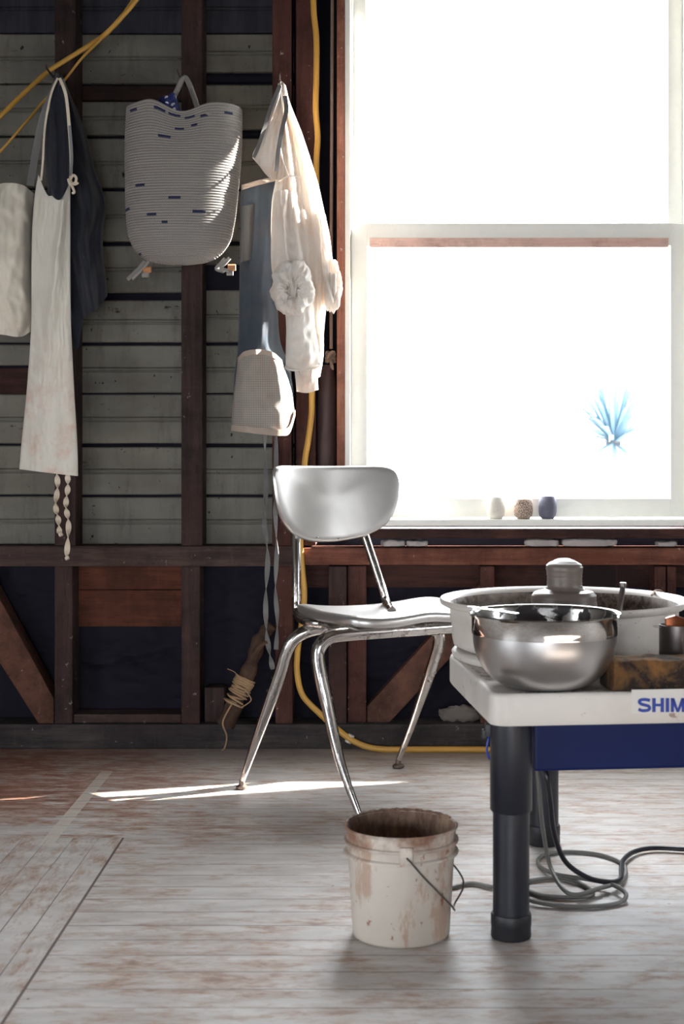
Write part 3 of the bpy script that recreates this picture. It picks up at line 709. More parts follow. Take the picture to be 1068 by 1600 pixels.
# canvas tote, far left
o = thing('canvas_bag', P(10, 525, 4.42), 'cream canvas bag with stained bottom hanging at the left edge of the photo', 'bag')
mb = MB()
cloth(mb, [(0, 310), (.3, 292), (.5, 286), (.8, 289), (1, 303)], [(0, 470), (.3, 515), (.6, 524), (.85, 526), (1, 518)],
      [(0, -40, 54), (.1, -50, 52), (.3, -60, 50), (.6, -64, 49), (.85, -60, 52), (1, -45, 48)],
      lambda u, v: 4.50, lambda v: .03+.075*math.sin(math.pi*min(1, .12+.85*v)), addf(ridges(.006, 3, .2, .5, 1.2, .8, 9), wr(.014, 5, 7, 3), wr(.008, 11, 16, 7)), 60, 80)
mb.build('bag_body', 'cream', o)
mb = MB(); ribbon(mb, [P(90, 128, 4.42), P(70, 175, 4.42), P(58, 225, 4.43), P(47, 290, 4.44)], .022, .05); mb.build('strap', 'greytape', o)

# white apron
o = thing('apron', P(76, 743, 4.42), 'long off-white canvas apron with clay stains hanging on the left stud', 'apron')
mb = MB()
fold_main = lambda u, v: .042*math.exp(-((u-(.85-.6*v*1.3))/.12)**2)*max(0, 1-v*1.5)*min(1, v*6)+.010*math.exp(-((u-.45)/.2)**2)*v
cloth(mb, [(0, 272), (.15, 292), (.32, 306), (.6, 300), (1, 283)], [(0, 733), (.5, 739), (1, 744)],
      [(0, 60, 110), (.06, 55, 110), (.15, 51, 110), (.3, 49, 110), (.48, 49, 111), (.58, 47, 113), (.75, 41, 117), (.9, 34, 121), (1, 30, 122)],
      lambda u, v: 4.43+.01*v, lambda v: .022+.010*v, addf(fold_main, wr(.006, 6, 14, 2), lambda u, v: .0035*math.exp(-((u-.06)/.07)**2)*math.sin(v*150)*(1 if .4 < v < .75 else 0), wr(.003, 16, 30, 5)), 70, 160)
mb.build('bib_and_skirt', 'apron', o)
mb = MB(); ribbon(mb, [P(90, 122, 4.40), P(79, 150, 4.40), P(70, 200, 4.40), P(67, 250, 4.40), P(64, 282, 4.40)], .006, .08)
ribbon(mb, [P(93, 122, 4.39), P(103, 150, 4.385), P(108, 200, 4.38), P(111, 250, 4.38), P(110, 286, 4.38)], .009, .1); mb.build('neck_strap', 'ribbon', o)
mb = MB(); d = 4.37
mb.tube(spline([P(109, 284, d), P(114, 274, d-.01), P(119, 278, d-.015), P(117, 286, d-.01), P(110, 286, d)], 6), .0042, 7)
mb.tube(spline([P(109, 286, d), P(117, 288, d-.01), P(122, 285, d-.012)], 6), .004, 7)
mb.tube(spline([P(109, 284, d), P(113, 292, d-.01), P(116, 300, d-.012), P(113, 302, d-.01)], 6), .0042, 7)
mb.tube([P(108, 280, d), P(111, 289, d-.006)], .007, 8); mb.build('bow', 'ribbon', o)
for px, y1 in ((88, 833), (104, 870)):
    mb = MB(); dd = 4.46
    ribbon(mb, [P(px+(1 if px > 95 else 0), 735, dd), P(px+2, 760, dd), P(px-1, 790, dd), P(px+3, 820 if px > 95 else 812, dd), P(px+5 if px < 95 else px, y1, dd)], .017, 2.6 if px < 95 else 3.2, .0012, .5, 24)
    q = P(px+6 if px < 95 else px, y1, dd); mb.tube([q, q+Vector((.004, -.002, -.008))], .007, 7)
    mb.build('tie', 'ribbon', o)

# ------------------------------------------------------------------ rope basket
d = 4.38; bo = thing('rope_basket', P(285, 413, d), 'tall grey coiled rope basket with navy stitches hanging from middle stud', 'basket')
prof = [(168, 197, 376.5), (185, 196, 376.5), (230, 194, 376), (265, 194.5, 373.5), (300, 195, 370), (330, 196, 367), (355, 197.5, 363), (372, 201, 359), (388, 208, 350), (400, 219, 338), (408, 236, 320), (412, 262, 296), (413, 279, 283)]
Lt = [(p[0], p[1]) for p in prof]; Rt = [(p[0], p[2]) for p in prof]
# arc-length rows so coils stay even round the bottom
rows = []; S = 0; prev = None
fine = [lerp(168, 413, i/900) for i in range(901)]
acc = [0]
for i in range(1, 901):
    a, b = fine[i-1], fine[i]; acc.append(acc[-1]+math.hypot(b-a, (sinterp(Rt, b)-sinterp(Rt, a))))
pitch = 4.15; ncoil = int(acc[-1]/pitch); sub = 5; seg = 128; mb = MB(); vs = []; keep = []
import bisect
def yat(s): 
    i = bisect.bisect_left(acc, s); return fine[min(i, 900)]
stitch = [(256, 264, 1), (277, 283, 2), (247, 256, 6)]
marks = [(245, 268, 214), (276, 288, 201), (299, 306, 196), (212, 225, 291), (264, 280, 310), (302, 319, 331), (229, 246, 333), (254, 264, 345), (196, 202, 326), (214, 221, 397), (204, 215, 171), (350, 363, 178), (264, 283, 180), (289, 303, 183), (312, 325, 178), (240, 258, 171)]
nr = ncoil*sub
def rimdip(a): # wavy rim: front centre dips, ears rise
    c = math.cos(a); return 13*math.exp(-((c-.02)/.28)**2)-5*math.exp(-((c+.45)/.25)**2)
faces = []; mis = []
info = []
def bpoint(s, a, out=0.0):
    py = yat(s); l, r = sinterp(Lt, py), sinterp(Rt, py); cx, hw = (l+r)/2, (r-l)/2
    w_ = hw/F*d; dep = min(.115, w_*.72)*(1.0); k = max(0, 1-s/90.0)
    py2 = py+rimdip(a)*k**1.5
    ca, sa = math.cos(a), math.sin(a)
    ca2 = math.copysign(abs(ca)**.85, ca); sa2 = math.copysign(abs(sa)**.85, sa)
    flat = 1-.35*k*(1-abs(ca))**2*.8
    return Vector((X(cx, d)+ca2*(w_+out), d+.02-sa2*-1*(dep*flat+out)*(-1), Z(py2, d)))
for i in range(nr+1):
    s = acc[-1]*i/nr; ph = (i % sub)/sub; out = .0030*abs(math.sin(math.pi*ph))-.0015
    for k in range(seg): vs.append(bpoint(s, 2*math.pi*k/seg, out))
nv_ = len(vs)
for i in range(nr):
    s = acc[-1]*(i+.5)/nr; py = yat(s); coil = i//sub
    for k in range(seg):
        k2 = (k+1) % seg; faces.append((i*seg+k, i*seg+k2, (i+1)*seg+k2, (i+1)*seg+k))
        a = 2*math.pi*(k+.5)/seg; p = bpoint(s, a); mm = 0
        if p.y < d+.01: info.append((len(mis), coil, CX+p.x/p.y*F, CY+(H-p.z)/p.y*F))
        mis.append(mm)
for x0, x1, yy in marks:
    best = min(info, key=lambda q: abs(q[2]-(x0+x1)/2)*.6+abs(q[3]-yy))[1]
    for fi, cl, qx, qy in info:
        if cl == best and x0 <= qx <= x1 and abs(qy-yy) < 12: mis[fi] = 1
# inner wall
inner = int(nr*.8); base = len(vs)
for i in range(0, inner+1, sub):
    s = acc[-1]*i/nr
    for k in range(seg): vs.append(bpoint(s, 2*math.pi*k/seg, -.009))
ni = inner//sub
for i in range(ni):
    for k in range(seg):
        k2 = (k+1) % seg; faces.append((base+i*seg+k, base+(i+1)*seg+k, base+(i+1)*seg+k2, base+i*seg+k2)); mis.append(0)
for k in range(seg): k2 = (k+1) % seg; faces.append((k, base+k, base+k2, k2)); mis.append(0)
mb.v = [Vector(v) for v in vs]; mb.f = faces; mb.mi = mis
mb.build('basket_body', ['rope', 'rope_navy'], bo, sharp=80)
mb = MB(); hd = 4.46
mb.tube(spline([P(262, 185, 4.50), P(268, 160, 4.48), P(277, 140, hd), P(285, 124, hd), P(291, 123, hd), P(297, 135, hd-.01), P(303, 152, hd-.03), P(309, 168, 4.36), P(319, 176, 4.315), P(330, 177, 4.303)], 8), .0085, 10)
mb.tube(spline([P(300, 140, hd-.02), P(306, 160, 4.40), P(312, 172, 4.33)], 6), .006, 8)
mb.build('handle', 'rope', bo)
for sx, pts, tanp in ((0, [(226, 408), (218, 418), (206, 430), (199, 437)], (228, 421)), (1, [(352, 404), (345, 412), (338, 420), (350, 424)], (360, 418))):
    mb = MB(); dd = 4.43
    mb.tube(spline([P(a, b, dd) for a, b in pts], 8), .006, 8); mb.tube(spline([P(a+7, b-1, dd-.01) for a, b in pts], 8), .0055, 8)
    mb.tube([P(tanp[0]-6, tanp[1]+8, dd), P(tanp[0]+4, tanp[1]+8, dd)], .009, 8)
    mb.build('strap_end', 'rope', bo)
    MB().tube([P(tanp[0]-4, tanp[1], dd-.005), P(tanp[0]+8, tanp[1], dd-.005)], .010, 12).build('leather_tab', 'tan', bo)['label'] = 'tan leather tab'
# polka dot cloth
mb = MB(); dd = 4.40
cloth(mb, [(0, 163), (.3, 152), (.6, 149), (.85, 145), (1, 156)], [(0, 186), (.4, 194), (1, 200)],
      [(0, 240, 277), (.3, 231, 281), (.7, 232, 286), (1, 240, 288)], lambda u, v: 4.375+.03*(1-v), lambda v: .045, addf(ridges(.012, 3, .2, .4, 1.2, .9, 2), wr(.012, 4, 4, 8)), 36, 30, back=.02)
tag(mb.build('polka_dot_cloth', 'polka'), 'navy blue cloth with white polka dots poking out of the basket', 'cloth')

# ------------------------------------------------------------------ slate apron with mesh pocket
o = thing('apron', P(410, 680, 4.47), 'slate blue apron with mesh pocket hanging beside the window under the shirt', 'apron')
mb = MB()
cloth(mb, [(0, 292), (.5, 284), (1, 277)], [(0, 668), (.5, 672), (1, 655)],
      [(0, 376, 434), (.15, 375, 433), (.35, 374, 432), (.55, 373, 434), (.68, 371, 438), (.78, 366, 452), (.9, 364, 458), (1, 363, 458)],
      lambda u, v: 4.545, lambda v: .028+.02*v, addf(ridges(.010, 1.6, .1, .1, 1.2, .3, 2), wr(.006, 6, 10, 3)), 56, 100)
mb.build('body', 'blue', o)
mb = MB()
cloth(mb, [(0, 289), (.5, 281), (1, 275)], [(0, 297), (.5, 289), (1, 282)], [(0, 377, 434), (1, 377, 434)], lambda u, v: 4.538, const(.03), ridges(.010, 1.6, .1, .0, 1.2, .3, 2), 40, 6)
mb.build('top_binding', 'bind', o)
mb = MB()
pd = lambda u, v: 4.525-.012*v; pf = addf(ridges(.012, 1.4, -.3, .1, 1.1, .3, 5), wr(.008, 5, 6, 3))
cloth(mb, [(0, 562), (.15, 552), (.5, 549), (.8, 554), (1, 566)], [(0, 670), (.5, 676), (.8, 678), (.92, 672), (1, 655)],
      [(0, 371, 440), (.2, 369, 447), (.5, 365, 455), (.8, 362, 459), (1, 362, 459)], pd, lambda v: .032+.02*v, pf, 56, 50)
mb.build('mesh_pocket', 'mesh', o)['label'] = 'pale woven mesh pocket with rust stains'
mb = MB()
cloth(mb, [(0, 559), (.15, 549), (.5, 546), (.8, 551), (1, 563)], [(0, 566), (.15, 557), (.5, 554), (.8, 560), (1, 573)], [(0, 371, 441), (1, 371, 443)], lambda u, v: pd(u, 0)-.003, const(.034), lambda u, v: pf(u, 0), 50, 6)
mb.build('pocket_binding', 'bind', o); mb = MB()
cloth(mb, [(0, 664), (.5, 669), (.8, 671), (.92, 664), (1, 640)], [(0, 673), (.5, 679), (.8, 681), (.92, 676), (1, 650)], [(0, 361, 461), (1, 361, 461)], lambda u, v: pd(u, 1)-.003, const(.053), lambda u, v: pf(u, 1), 60, 6)
mb.build('pocket_binding', 'bind', o)
mb = MB()
cloth(mb, [(0, 322), (1, 318)], [(0, 410), (1, 404)], [(0, 378, 402), (1, 376, 398)], lambda u, v: 4.532, const(.03), wr(.003, 5, 5, 3), 20, 24); mb.build('small_pocket', 'pocketdark', o)
mb = MB(); dd = 4.53
ribbon(mb, [P(413, 676, dd), P(415, 760, dd), P(413, 820, dd), P(418, 870, dd-.02), P(415, 930, dd-.03), P(416, 985, dd-.04), P(421, 1020, dd-.04), P(426, 1046, dd-.04)], .016, 3.1, .001, .4, 24); mb.build('tie', 'greytape', o)
mb = MB()
ribbon(mb, [P(431, 655, dd-.01), P(431, 750, dd), P(430, 800, dd), P(432, 860, dd-.02), P(430, 920, dd-.03), P(433, 970, dd-.03), P(431, 1015, dd-.04)], .014, 2.4, .001, 1.2, 24); mb.build('tie', 'greytape', o)

# ------------------------------------------------------------------ cream shirt
so = thing('shirt', P(470, 613, 4.42), 'cream long sleeved cotton shirt with rolled cuffs hanging beside the window', 'shirt')
mb = MB()
cloth(mb, [(0, 131), (.5, 127), (1, 134)], [(0, 560), (.5, 600), (1, 588)],
      [(0, 434, 446), (.06, 434, 453), (.16, 435, 471), (.26, 434, 486), (.34, 431, 497), (.42, 425, 505), (.52, 423, 515), (.6, 424, 518), (.68, 428, 516), (.76, 440, 510), (.85, 446, 506), (.93, 448, 505), (1, 455, 500)],
      lambda u, v: 4.46-.02*min(1, v*2)+.03*u, lambda v: .012+.065*min(1, v*1.6),
      addf(ridges(.027, 2.4, .25, -.35, 2.0, .25, 11), ridges(.016, 5, .5, -.25, 1.6, .4, 4), wr(.006, 7, 22, 6), lambda u, v: -.010*abs(noise.noise(Vector((u*5+v*4, v*13, 31))))), 90, 170)
mb.build('body', 'shirt', so)
mb = MB()                                       # open collar hanging to the left
cloth(mb, [(0, 134), (1, 132)], [(0, 255), (.4, 272), (.7, 280), (1, 282)],
      [(0, 437, 443), (.25, 424, 444), (.5, 413, 440), (.75, 402, 436), (.92, 394, 434), (1, 402, 433)],
      lambda u, v: 4.43+.02*u, lambda v: .012+.03*v, addf(ridges(.02, 1.7, .4, .2, 1.5, .3, 7), wr(.005, 6, 10, 3)), 50, 70)
mb.build('collar', 'shirt', so)
mb = MB(); ribbon(mb, [P(437, 134, 4.40), P(424, 165, 4.395), P(412, 203, 4.385), P(402, 232, 4.375), P(396, 246, 4.375)], .012, .15); ribbon(mb, [P(445, 150, 4.40), P(447, 172, 4.38), P(440, 205, 4.36), P(434, 240, 4.35), P(432, 268, 4.35)], .013, .12); mb.build('placket', 'greytape', so)
mb = MB(); 
mb.tube(spline([P(436, 283, 4.365), P(448, 276, 4.335), P(460, 275, 4.33), P(471, 277, 4.34)], 6), .0028, 6)
mb.tube(spline([P(437, 230, 4.38), P(442, 252, 4.35), P(450, 275, 4.335)], 6), .0028, 6); mb.build('yoke_seam', 'shirt', so)
# sleeves (upper arm to cuff), lower tail with open end
mb = MB()
cloth(mb, [(0, 300), (.5, 296), (1, 300)], [(0, 470), (.5, 478), (1, 470)],
      [(0, 428, 458), (.3, 424, 464), (.7, 424, 480), (1, 436, 482)], lambda u, v: 4.395, lambda v: .035+.02*v, addf(ridges(.016, 1.8, .3, -.1, 1.3, .4, 3), wr(.006, 6, 14, 9)), 50, 60)
mb.build('sleeve', 'shirt', so)
mb = MB()
cloth(mb, [(0, 330), (1, 335)], [(0, 478), (1, 470)], [(0, 492, 508), (.4, 496, 517), (.7, 500, 522), (1, 506, 528)], lambda u, v: 4.43, lambda v: .03+.02*v, addf(ridges(.014, 1.5, .3, -.1, 1.3, .4, 5), wr(.006, 6, 14, 2)), 40, 60)
mb.build('sleeve', 'shirt', so)
def rolled(cx, cy, rx, ry, d, tilt, seed, tr):
    mb = MB(); n = 110; m = 40; vs = []
    for i in range(n):
        a = 2*math.pi*i/n
        for k in range(m):
            b = 2*math.pi*k/m
            rr = tr*(1+.22*noise.noise(Vector((math.cos(a)*1.6, math.sin(a)*1.6, seed)))+.30*abs(math.sin(2.5*a+1.0*b+seed+1.5*noise.noise(Vector((math.cos(a)*2, math.sin(a)*2, 5)))))-.18+.30*noise.noise(Vector((math.cos(a)*3.5, math.sin(a)*3.5, math.sin(b)*1.5+seed)))+.16*noise.noise(Vector((math.cos(a)*8, math.sin(a)*8, math.cos(b)*3+seed))))*(1.12-.22*math.sin(a)*(1 if math.sin(a) > 0 else .4))
            R_ = 1+rr*math.cos(b)
            px = cx+rx*(1-tr)*math.cos(a)*(1)+rx*rr*math.cos(b)*math.cos(a)
            py = cy+ry*(1-tr)*math.sin(a)+ry*rr*math.cos(b)*math.sin(a)
            dd = d-(rx/F*d)*rr*math.sin(b)*1.25+tilt*math.cos(a)-.01*math.sin(a)
            vs.append(P(px, py, dd))
    mb.add(vs, [(i*m+k, i*m+(k+1) % m, ((i+1) % n)*m+(k+1) % m, ((i+1) % n)*m+k) for i in range(n) for k in range(m)])
    return mb
mb = rolled(457, 452, 32, 44, 4.338, .006, 1.0, .36)
cloth(mb, [(0, 428), (.5, 424), (1, 430)], [(0, 486), (.5, 490), (1, 484)], [(0, 438, 478), (1, 444, 474)], lambda u, v: 4.365-.012*v, const(.014), addf(ridges(.024, 2.3, .25, .3, 2.2, .6, 3), wr(.010, 6, 7, 12)), 40, 30)
mb.build('cuff', 'shirt', so)
mb = rolled(519, 449, 14.5, 40, 4.40, .006, 5.0, .42)
cloth(mb, [(0, 425), (1, 428)], [(0, 478), (1, 474)], [(0, 510, 527), (1, 511, 528)], lambda u, v: 4.405, const(.02), ridges(.012, 2, .2, .2, 1.5, .5, 8), 24, 24)
mb.build('cuff', 'shirt', so)
mb = MB()
cloth(mb, [(0, 478), (.5, 470), (1, 476)], [(0, 574), (.35, 580), (.7, 576), (1, 568)],
      [(0, 448, 490), (.4, 447, 492), (.8, 446, 498), (1, 446, 500)], lambda u, v: 4.37, lambda v: .04, addf(ridges(.008, 1.3, .1, .2, 1.3, .4, 3), wr(.008, 5, 8, 6)), 50, 50)
mb.build('tail', 'shirt', so)
mb = MB(); mb.tube([P(473+26.5*math.cos(a), 572+6*math.sin(a)-2*math.cos(a), 4.355-.028*math.sin(a)) for a in [i*math.pi/20 for i in range(40)]], .0042, 8, closed=True); mb.build('hem_edge', 'shirt', so)
mb = MB()
cloth(mb, [(0, 565), (1, 562)], [(0, 612), (.5, 614), (1, 609)], [(0, 459, 494), (1, 463, 497)], lambda u, v: 4.40, const(.035), wr(.006, 5, 5, 2), 30, 30)
mb.build('inner_tail', 'shirt', so)

# ------------------------------------------------------------------ driftwood stick with twine
st = thing('driftwood_stick', P(355, 1137, D0-.02), 'gnarled driftwood stick bound with twine leaning against the wall by the chair', 'stick')
pa = [P(352, 1133, 4.50), P(368, 1098, 4.50), P(382, 1065, 4.51), P(396, 1028, 4.53), P(404, 1002, 4.545), P(416, 985, 4.55), P(424, 976, 4.55)]
mb = MB(); mb.tube(spline(pa, 8), lambda t_: (.027-.009*t_)*(1+.10*math.sin(t_*23)+.09*math.sin(t_*47+1)), 14)
# bring the foot down on to the floor plate front
mb.tube(spline([P(398, 1022, 4.52), P(408, 1008, 4.50), P(418, 1003, 4.49)], 6), lambda t_: .013-.008*t_, 8)
mb.build('stick', 'driftwood', st)
mb = MB(); A_, B_ = P(363, 1102, 4.50), P(385, 1057, 4.512); ax = (B_-A_).normalized(); e1 = ax.cross(Vector((0, 1, 0))).normalized(); e2 = ax.cross(e1)
rr = random.Random(5); turns = 34
pts = []
for i in range(turns*14):
    t_ = i/(turns*14); z_ = (.5+.5*math.sin(t_*math.pi*3+.3+.4*math.sin(t_*31)))*.85+.1*t_; a = i/14*2*math.pi
    pts.append(lerp(A_, B_, z_)+(e1*math.cos(a)+e2*math.sin(a))*(.0275+.004*math.sin(t_*40)))
mb.tube(pts, .0032, 6)
mb.tube(spline([P(362, 1100, 4.47), P(348, 1128, 4.46), P(354, 1150, 4.50), P(351, 1168, 4.52), P(346, 1172, 4.53)], 8), .0026, 6)
mb.tube(spline([P(376, 1060, 4.48), P(366, 1050, 4.47), P(355, 1045, 4.48)], 8), .0012, 5); mb.tube(spline([P(384, 1080, 4.46), P(392, 1094, 4.45), P(376, 1106, 4.46)], 8), .0018, 5)
mb.build('twine', 'twine', st)

# ------------------------------------------------------------------ metal chair
ch = thing('metal_chair', (.05, 3.95, 0), 'silver metal school chair with rounded backrest standing between wall and bucket', 'chair')
bp = P(520, 786, 4.15); bdir = Vector((.83, .557, 0)).normalized(); upv = Vector((-.04, .12, .99)).normalized(); upv = (upv-bdir*upv.dot(bdir)).normalized(); nrm = bdir.cross(upv)
if nrm.y > 0: nrm = -nrm          # faces the sitter / the camera
def onplane(px, py):
    r = P(px, py, 1.0)-Vector((0, 0, H)); c = Vector((0, 0, H)); t_ = (bp-c).dot(nrm)/r.dot(nrm); q = c+r*t_-bp; return q.dot(bdir), q.dot(upv)
outl = [(430, 729), (470, 726.5), (520, 726), (570, 726.5), (598, 728), (612, 735), (618.5, 750), (619, 772), (615, 796), (604, 818), (584, 833), (556, 842), (520, 846), (488, 844), (460, 834), (440, 815), (428, 790), (422, 760), (421, 740)]
uv = [onplane(*p) for p in outl]; sm = spline([Vector((a, b, 0)) for a, b in uv], 6, closed=True)
c0 = sum(sm, Vector())/len(sm); hw = max(abs(p.x-c0.x) for p in sm)
mb = MB(); n = len(sm); vs = []; rings = [(.0, 0), (.3, 0), (.6, 0), (.85, 0), (.93, .0), (.975, .002), (1.0, .009), (.998, .016), (.985, .021), (.9, .022), (.5, .022), (0, .022)]
def bk(p, dep): 
    xx = (p.x-c0.x)/hw; cur = -.052*(1-xx*xx)   # concave toward the sitter
    return bp+bdir*p.x+upv*p.y+nrm*(cur+.03-dep)
for r, dep in rings:
    for p in sm: vs.append(bk(c0+(p-c0)*r, dep-.004*(1-r)))
fs = []
for i in range(len(rings)-1):
    for k in range(n): fs.append((i*n+k, i*n+(k+1) % n, (i+1)*n+(k+1) % n, (i+1)*n+k))
mb.add(vs, fs); mb.build('backrest', 'seat', ch, sharp=50)
for a, b in ((500, 839), (535, 841)):
    rv = MB(); pu = onplane(a, b); q = bk(Vector((pu[0], pu[1], 0)), -.001); rv.lathe([(0, .003), (.004, .002), (.006, 0), (0, -.002)], q, 10)
    rv.build('rivet', 'chrome', ch)
# seat pan
BL, BR, FLc, FR = Vector((-.262, 4.085)), Vector((.150, 4.305)), Vector((-.058, 3.735)), Vector((.340, 3.95))
zs = .504
def seatp(s, t_):  # s across (-1 left,1 right), t fore (-1 back, 1 front)
    p = BL.lerp(BR, (s+1)/2).lerp(FLc.lerp(FR, (s+1)/2), (t_+1)/2); return p
def seath(s, t_):
    dish = -.016*(1-s*s)*(1-(t_-.0)**2*.6)+.018*abs(s)**3*(.5-.5*t_)
    frt = .012*max(0, t_)-.012*max(0, t_-.75)**2/.2; cen = .012*max(0, t_)*math.exp(-(s/.35)**2)
    return zs+dish+frt+cen
mb = MB(); n = 96; ring = []
for k in range(n):
    a = 2*math.pi*k/n; ca, sa = math.cos(a), math.sin(a); ex = 6.0
    q = (abs(ca)**ex+abs(sa)**ex)**(-1/ex); ring.append((ca*q, sa*q))
vs = []; lv = [(0, 0), (.2, 0), (.4, 0), (.6, 0), (.75, 0), (.88, 0), (.95, 0.001), (.985, -.004), (1.0, -.010), (1.0, -.022), (.99, -.027), (.97, -.028), (.965, -.020), (.9, -.014), (.5, -.012), (0, -.012)]
for r, dz in lv:
    for s, t_ in ring:
        shape = 1-.06*(t_ < 0)*abs(t_)**2
        p = seatp(s*r*shape, t_*r); vs.append(Vector((p.x, p.y, seath(s*r, t_*r)+dz)))
fs = []
for i in range(len(lv)-1):
    for k in range(n): fs.append((i*n+k, i*n+(k+1) % n, (i+1)*n+(k+1) % n, (i+1)*n+k))
mb.add(vs, fs); mb.build('seat', 'seat', ch, sharp=50)
# back posts
for pts in ([P(500, 974, 3.93), P(482, 972, 3.95), P(469, 966, 4.01), P(464, 956, 4.065), P(463, 944, 4.075), P(463, 925, 4.08), P(463, 880, 4.095), P(462, 838, 4.115), P(462, 800, 4.125)],
            [P(612, 955, 4.10), P(607, 948, 4.17), P(602, 938, 4.205), P(597, 920, 4.212), P(584, 880, 4.225), P(570, 838, 4.24), P(560, 805, 4.255)]):
    mb = MB(); mb.tube(spline([p-Vector((0, 0, 0)) for p in pts], 8), .0125, 16); mb.build('back_post', 'chrome', ch)
# legs : two inverted U tubes
def leg(name, pts, r0, r1):
    mb = MB(); sp = spline(pts, 10); mb.tube(sp, lambda t_: lerp(r0, r1, max(0, (t_-.70)/.30)**1.0), 18); o_ = mb.build(name, 'chrome', ch); return o_
zu = .467
def glide(p, parent):
    mb = MB().lathe([(0, 0.0), (.014, .0), (.0175, .003), (.017, .008), (.009, .013), (.008, .026), (0, .027)], (p.x, p.y, .0005), 20)
    mb.build('glide', 'glide', parent)
fa, fb, fc, fd = FL(378, 1233), Vector((-.044, 3.645, 0)), FL(622, 1200), Vector((.39, 3.86, 0))
up = lambda p: p+Vector((0, 0, .022))
o1 = leg('leg', [P(540, 978, 4.03), P(505, 981, 3.985), P(478, 987, 3.97), P(458, 1000, 3.97), P(446, 1022, 3.975), P(438, 1050, 3.985), up(fa)+(P(438, 1050, 3.985)-up(fa))*.6, up(fa)+(P(438, 1050, 3.985)-up(fa))*.3, up(fa)], .0185, .0075)
glide(fa, o1)
o2 = leg('leg', [Vector((.03, 3.83, zu)), P(540, 991, 3.775), P(517, 995, 3.76), P(503, 1005, 3.75), P(497, 1024, 3.745), P(501, 1055, 3.735), P(512, 1105, 3.72), P(532, 1192, 3.68), up(fb)], .0185, .0075)
glide(fb, o2)
o3 = leg('leg', [Vector((.05, 4.16, .455)), Vector((.14, 4.20, .455)), P(677, 984, 4.20), P(684, 990, 4.205), P(685, 1005, 4.21), P(680, 1025, 4.22), P(665, 1070, 4.25), P(644, 1130, 4.29), up(fc)], .0175, .0075)
glide(fc, o3)
o4 = leg('leg', [Vector((.10, 3.868, zu)), Vector((.27, 3.955, zu)), Vector((.325, 3.965, zu-.01)), Vector((.345, 3.96, zu-.05)), Vector((.35, 3.95, zu-.12)), Vector((.365, 3.92, .25)), up(fd)], .0185, .0075)
glide(fd, o4)
mb = MB(); mb.tube([Vector((.03, 3.83, zu)), Vector((.10, 3.868, zu))], .0184, 16); mb.tube([P(540, 978, 4.03), Vector((.05, 4.16, .455))], .0175, 16)
mb.tube([P(499, 972, 4.0), P(540, 988, 3.78)], .012, 10); mb.tube([Vector((.10, 4.18, .455)), Vector((.22, 3.93, zu))], .012, 10)
mb.build('under_frame', 'chrome', ch)

# ------------------------------------------------------------------ bucket
bc = Vector((.0455, 2.842, 0)); bu = thing('plastic_bucket', bc, 'white plastic bucket smeared with dried clay standing on the floor', 'bucket')
def wob(a, z, i): return .0012*math.sin(2*a+1)
pr = [(0, .0005), (.088, .0005), (.0925, .003), (.094, .008), (.0965, .05), (.101, .13), (.1035, .158), (.1035, .160), (.1105, .161), (.1115, .1635), (.1105, .166), (.1045, .168), (.1045, .183), (.1105, .184), (.1115, .1865), (.1105, .189), (.1055, .190), (.1065, .209), (.1095, .2105), (.110, .2135), (.1075, .2155), (.105, .213), (.1035, .205), (.1, .12), (.093, .03), (.085, .012), (0, .011)]
mis = [0]*21+[1]*5
mb = MB().lathe(pr, bc, 96, mis=mis, wob=wob)
mb.build('bucket_body', ['bucket', 'bucketin'], bu, sharp=60)
mb = MB(); mb.v = []; 
lip = [bc+Vector((.1075*math.cos(a), .1075*math.sin(a), .2155+.0028*abs(noise.noise(Vector((math.cos(a)*9, math.sin(a)*9, 2)))))) for a in [i*2*math.pi/150 for i in range(150)]]
mb.tube(lip[10:75], lambda t_: .0022+.0016*abs(math.sin(t_*37)), 6); mb.build('clay_crust', 'bucketin', bu)
for sg in (-1, 1):
    c = bc+Vector((.008 if sg < 0 else 0, sg*.1075, .178)); mb = MB()
    mb.box(c.x-.013, c.x+.013, c.y-.005, c.y+.005, c.z-.014, c.z+.02); oo = mb.build('handle_ear', 'bucket', bu, bevel=.004, bseg=3)
e0 = bc+Vector((.010, -.114, .178)); e1_ = bc+Vector((.0, .114, .178))
mb = MB(); mb.tube(spline([e0+Vector((0, .008, 0)), e0, e0+Vector((.008, -.001, -.008)), P(660, 1369, 2.745), P(688, 1398, 2.765), P(705, 1415, 2.785), P(710, 1422, 2.81), P(709, 1414, 2.86), bc+Vector((.125, .07, .085)), bc+Vector((.07, .11, .14)), e1_, e1_-Vector((0, .008, 0))], 8), .0019, 7); mb.build('wire_handle', 'metal', bu)

# ------------------------------------------------------------------ pottery wheel
th = math.radians(6); U = Vector((math.cos(th), math.sin(th), 0)); V = Vector((-math.sin(th), math.cos(th), 0)); K0 = Vector((.216, 2.77, 0))
def T(u, v, z=0.0): return K0+U*u+V*v+Vector((0, 0, z))
WC = T(.26, .495); pw = thing('pottery_wheel', (WC.x, WC.y, 0), 'white electric pottery wheel with splash pan on black legs at the right', 'pottery wheel')
zt, zb_ = .480, .417
def outline(inset=0.0, n=12):
    pts = []; r = .035-inset*.5
    for cx_, cy_, a0 in ((.035, .035, 180), (.485, .035, 270)):
        for i in range(n+1):
            a = math.radians(a0+90*i/n); pts.append(T(cx_+(r-inset*.5)*math.cos(a), cy_+(r-inset*.5)*math.sin(a)))
    for i in range(41):
        a = math.radians(180*i/40); pts.append(T(.26+(.26-inset)*math.cos(a), .495+(.26-inset)*math.sin(a)))
    return pts
lev = [(.02, zb_), (.003, zb_+.001), (0, zb_+.006), (0, zt-.008), (.002, zt-.003), (.007, zt), (.016, zt-.002), (.022, zt-.003)]
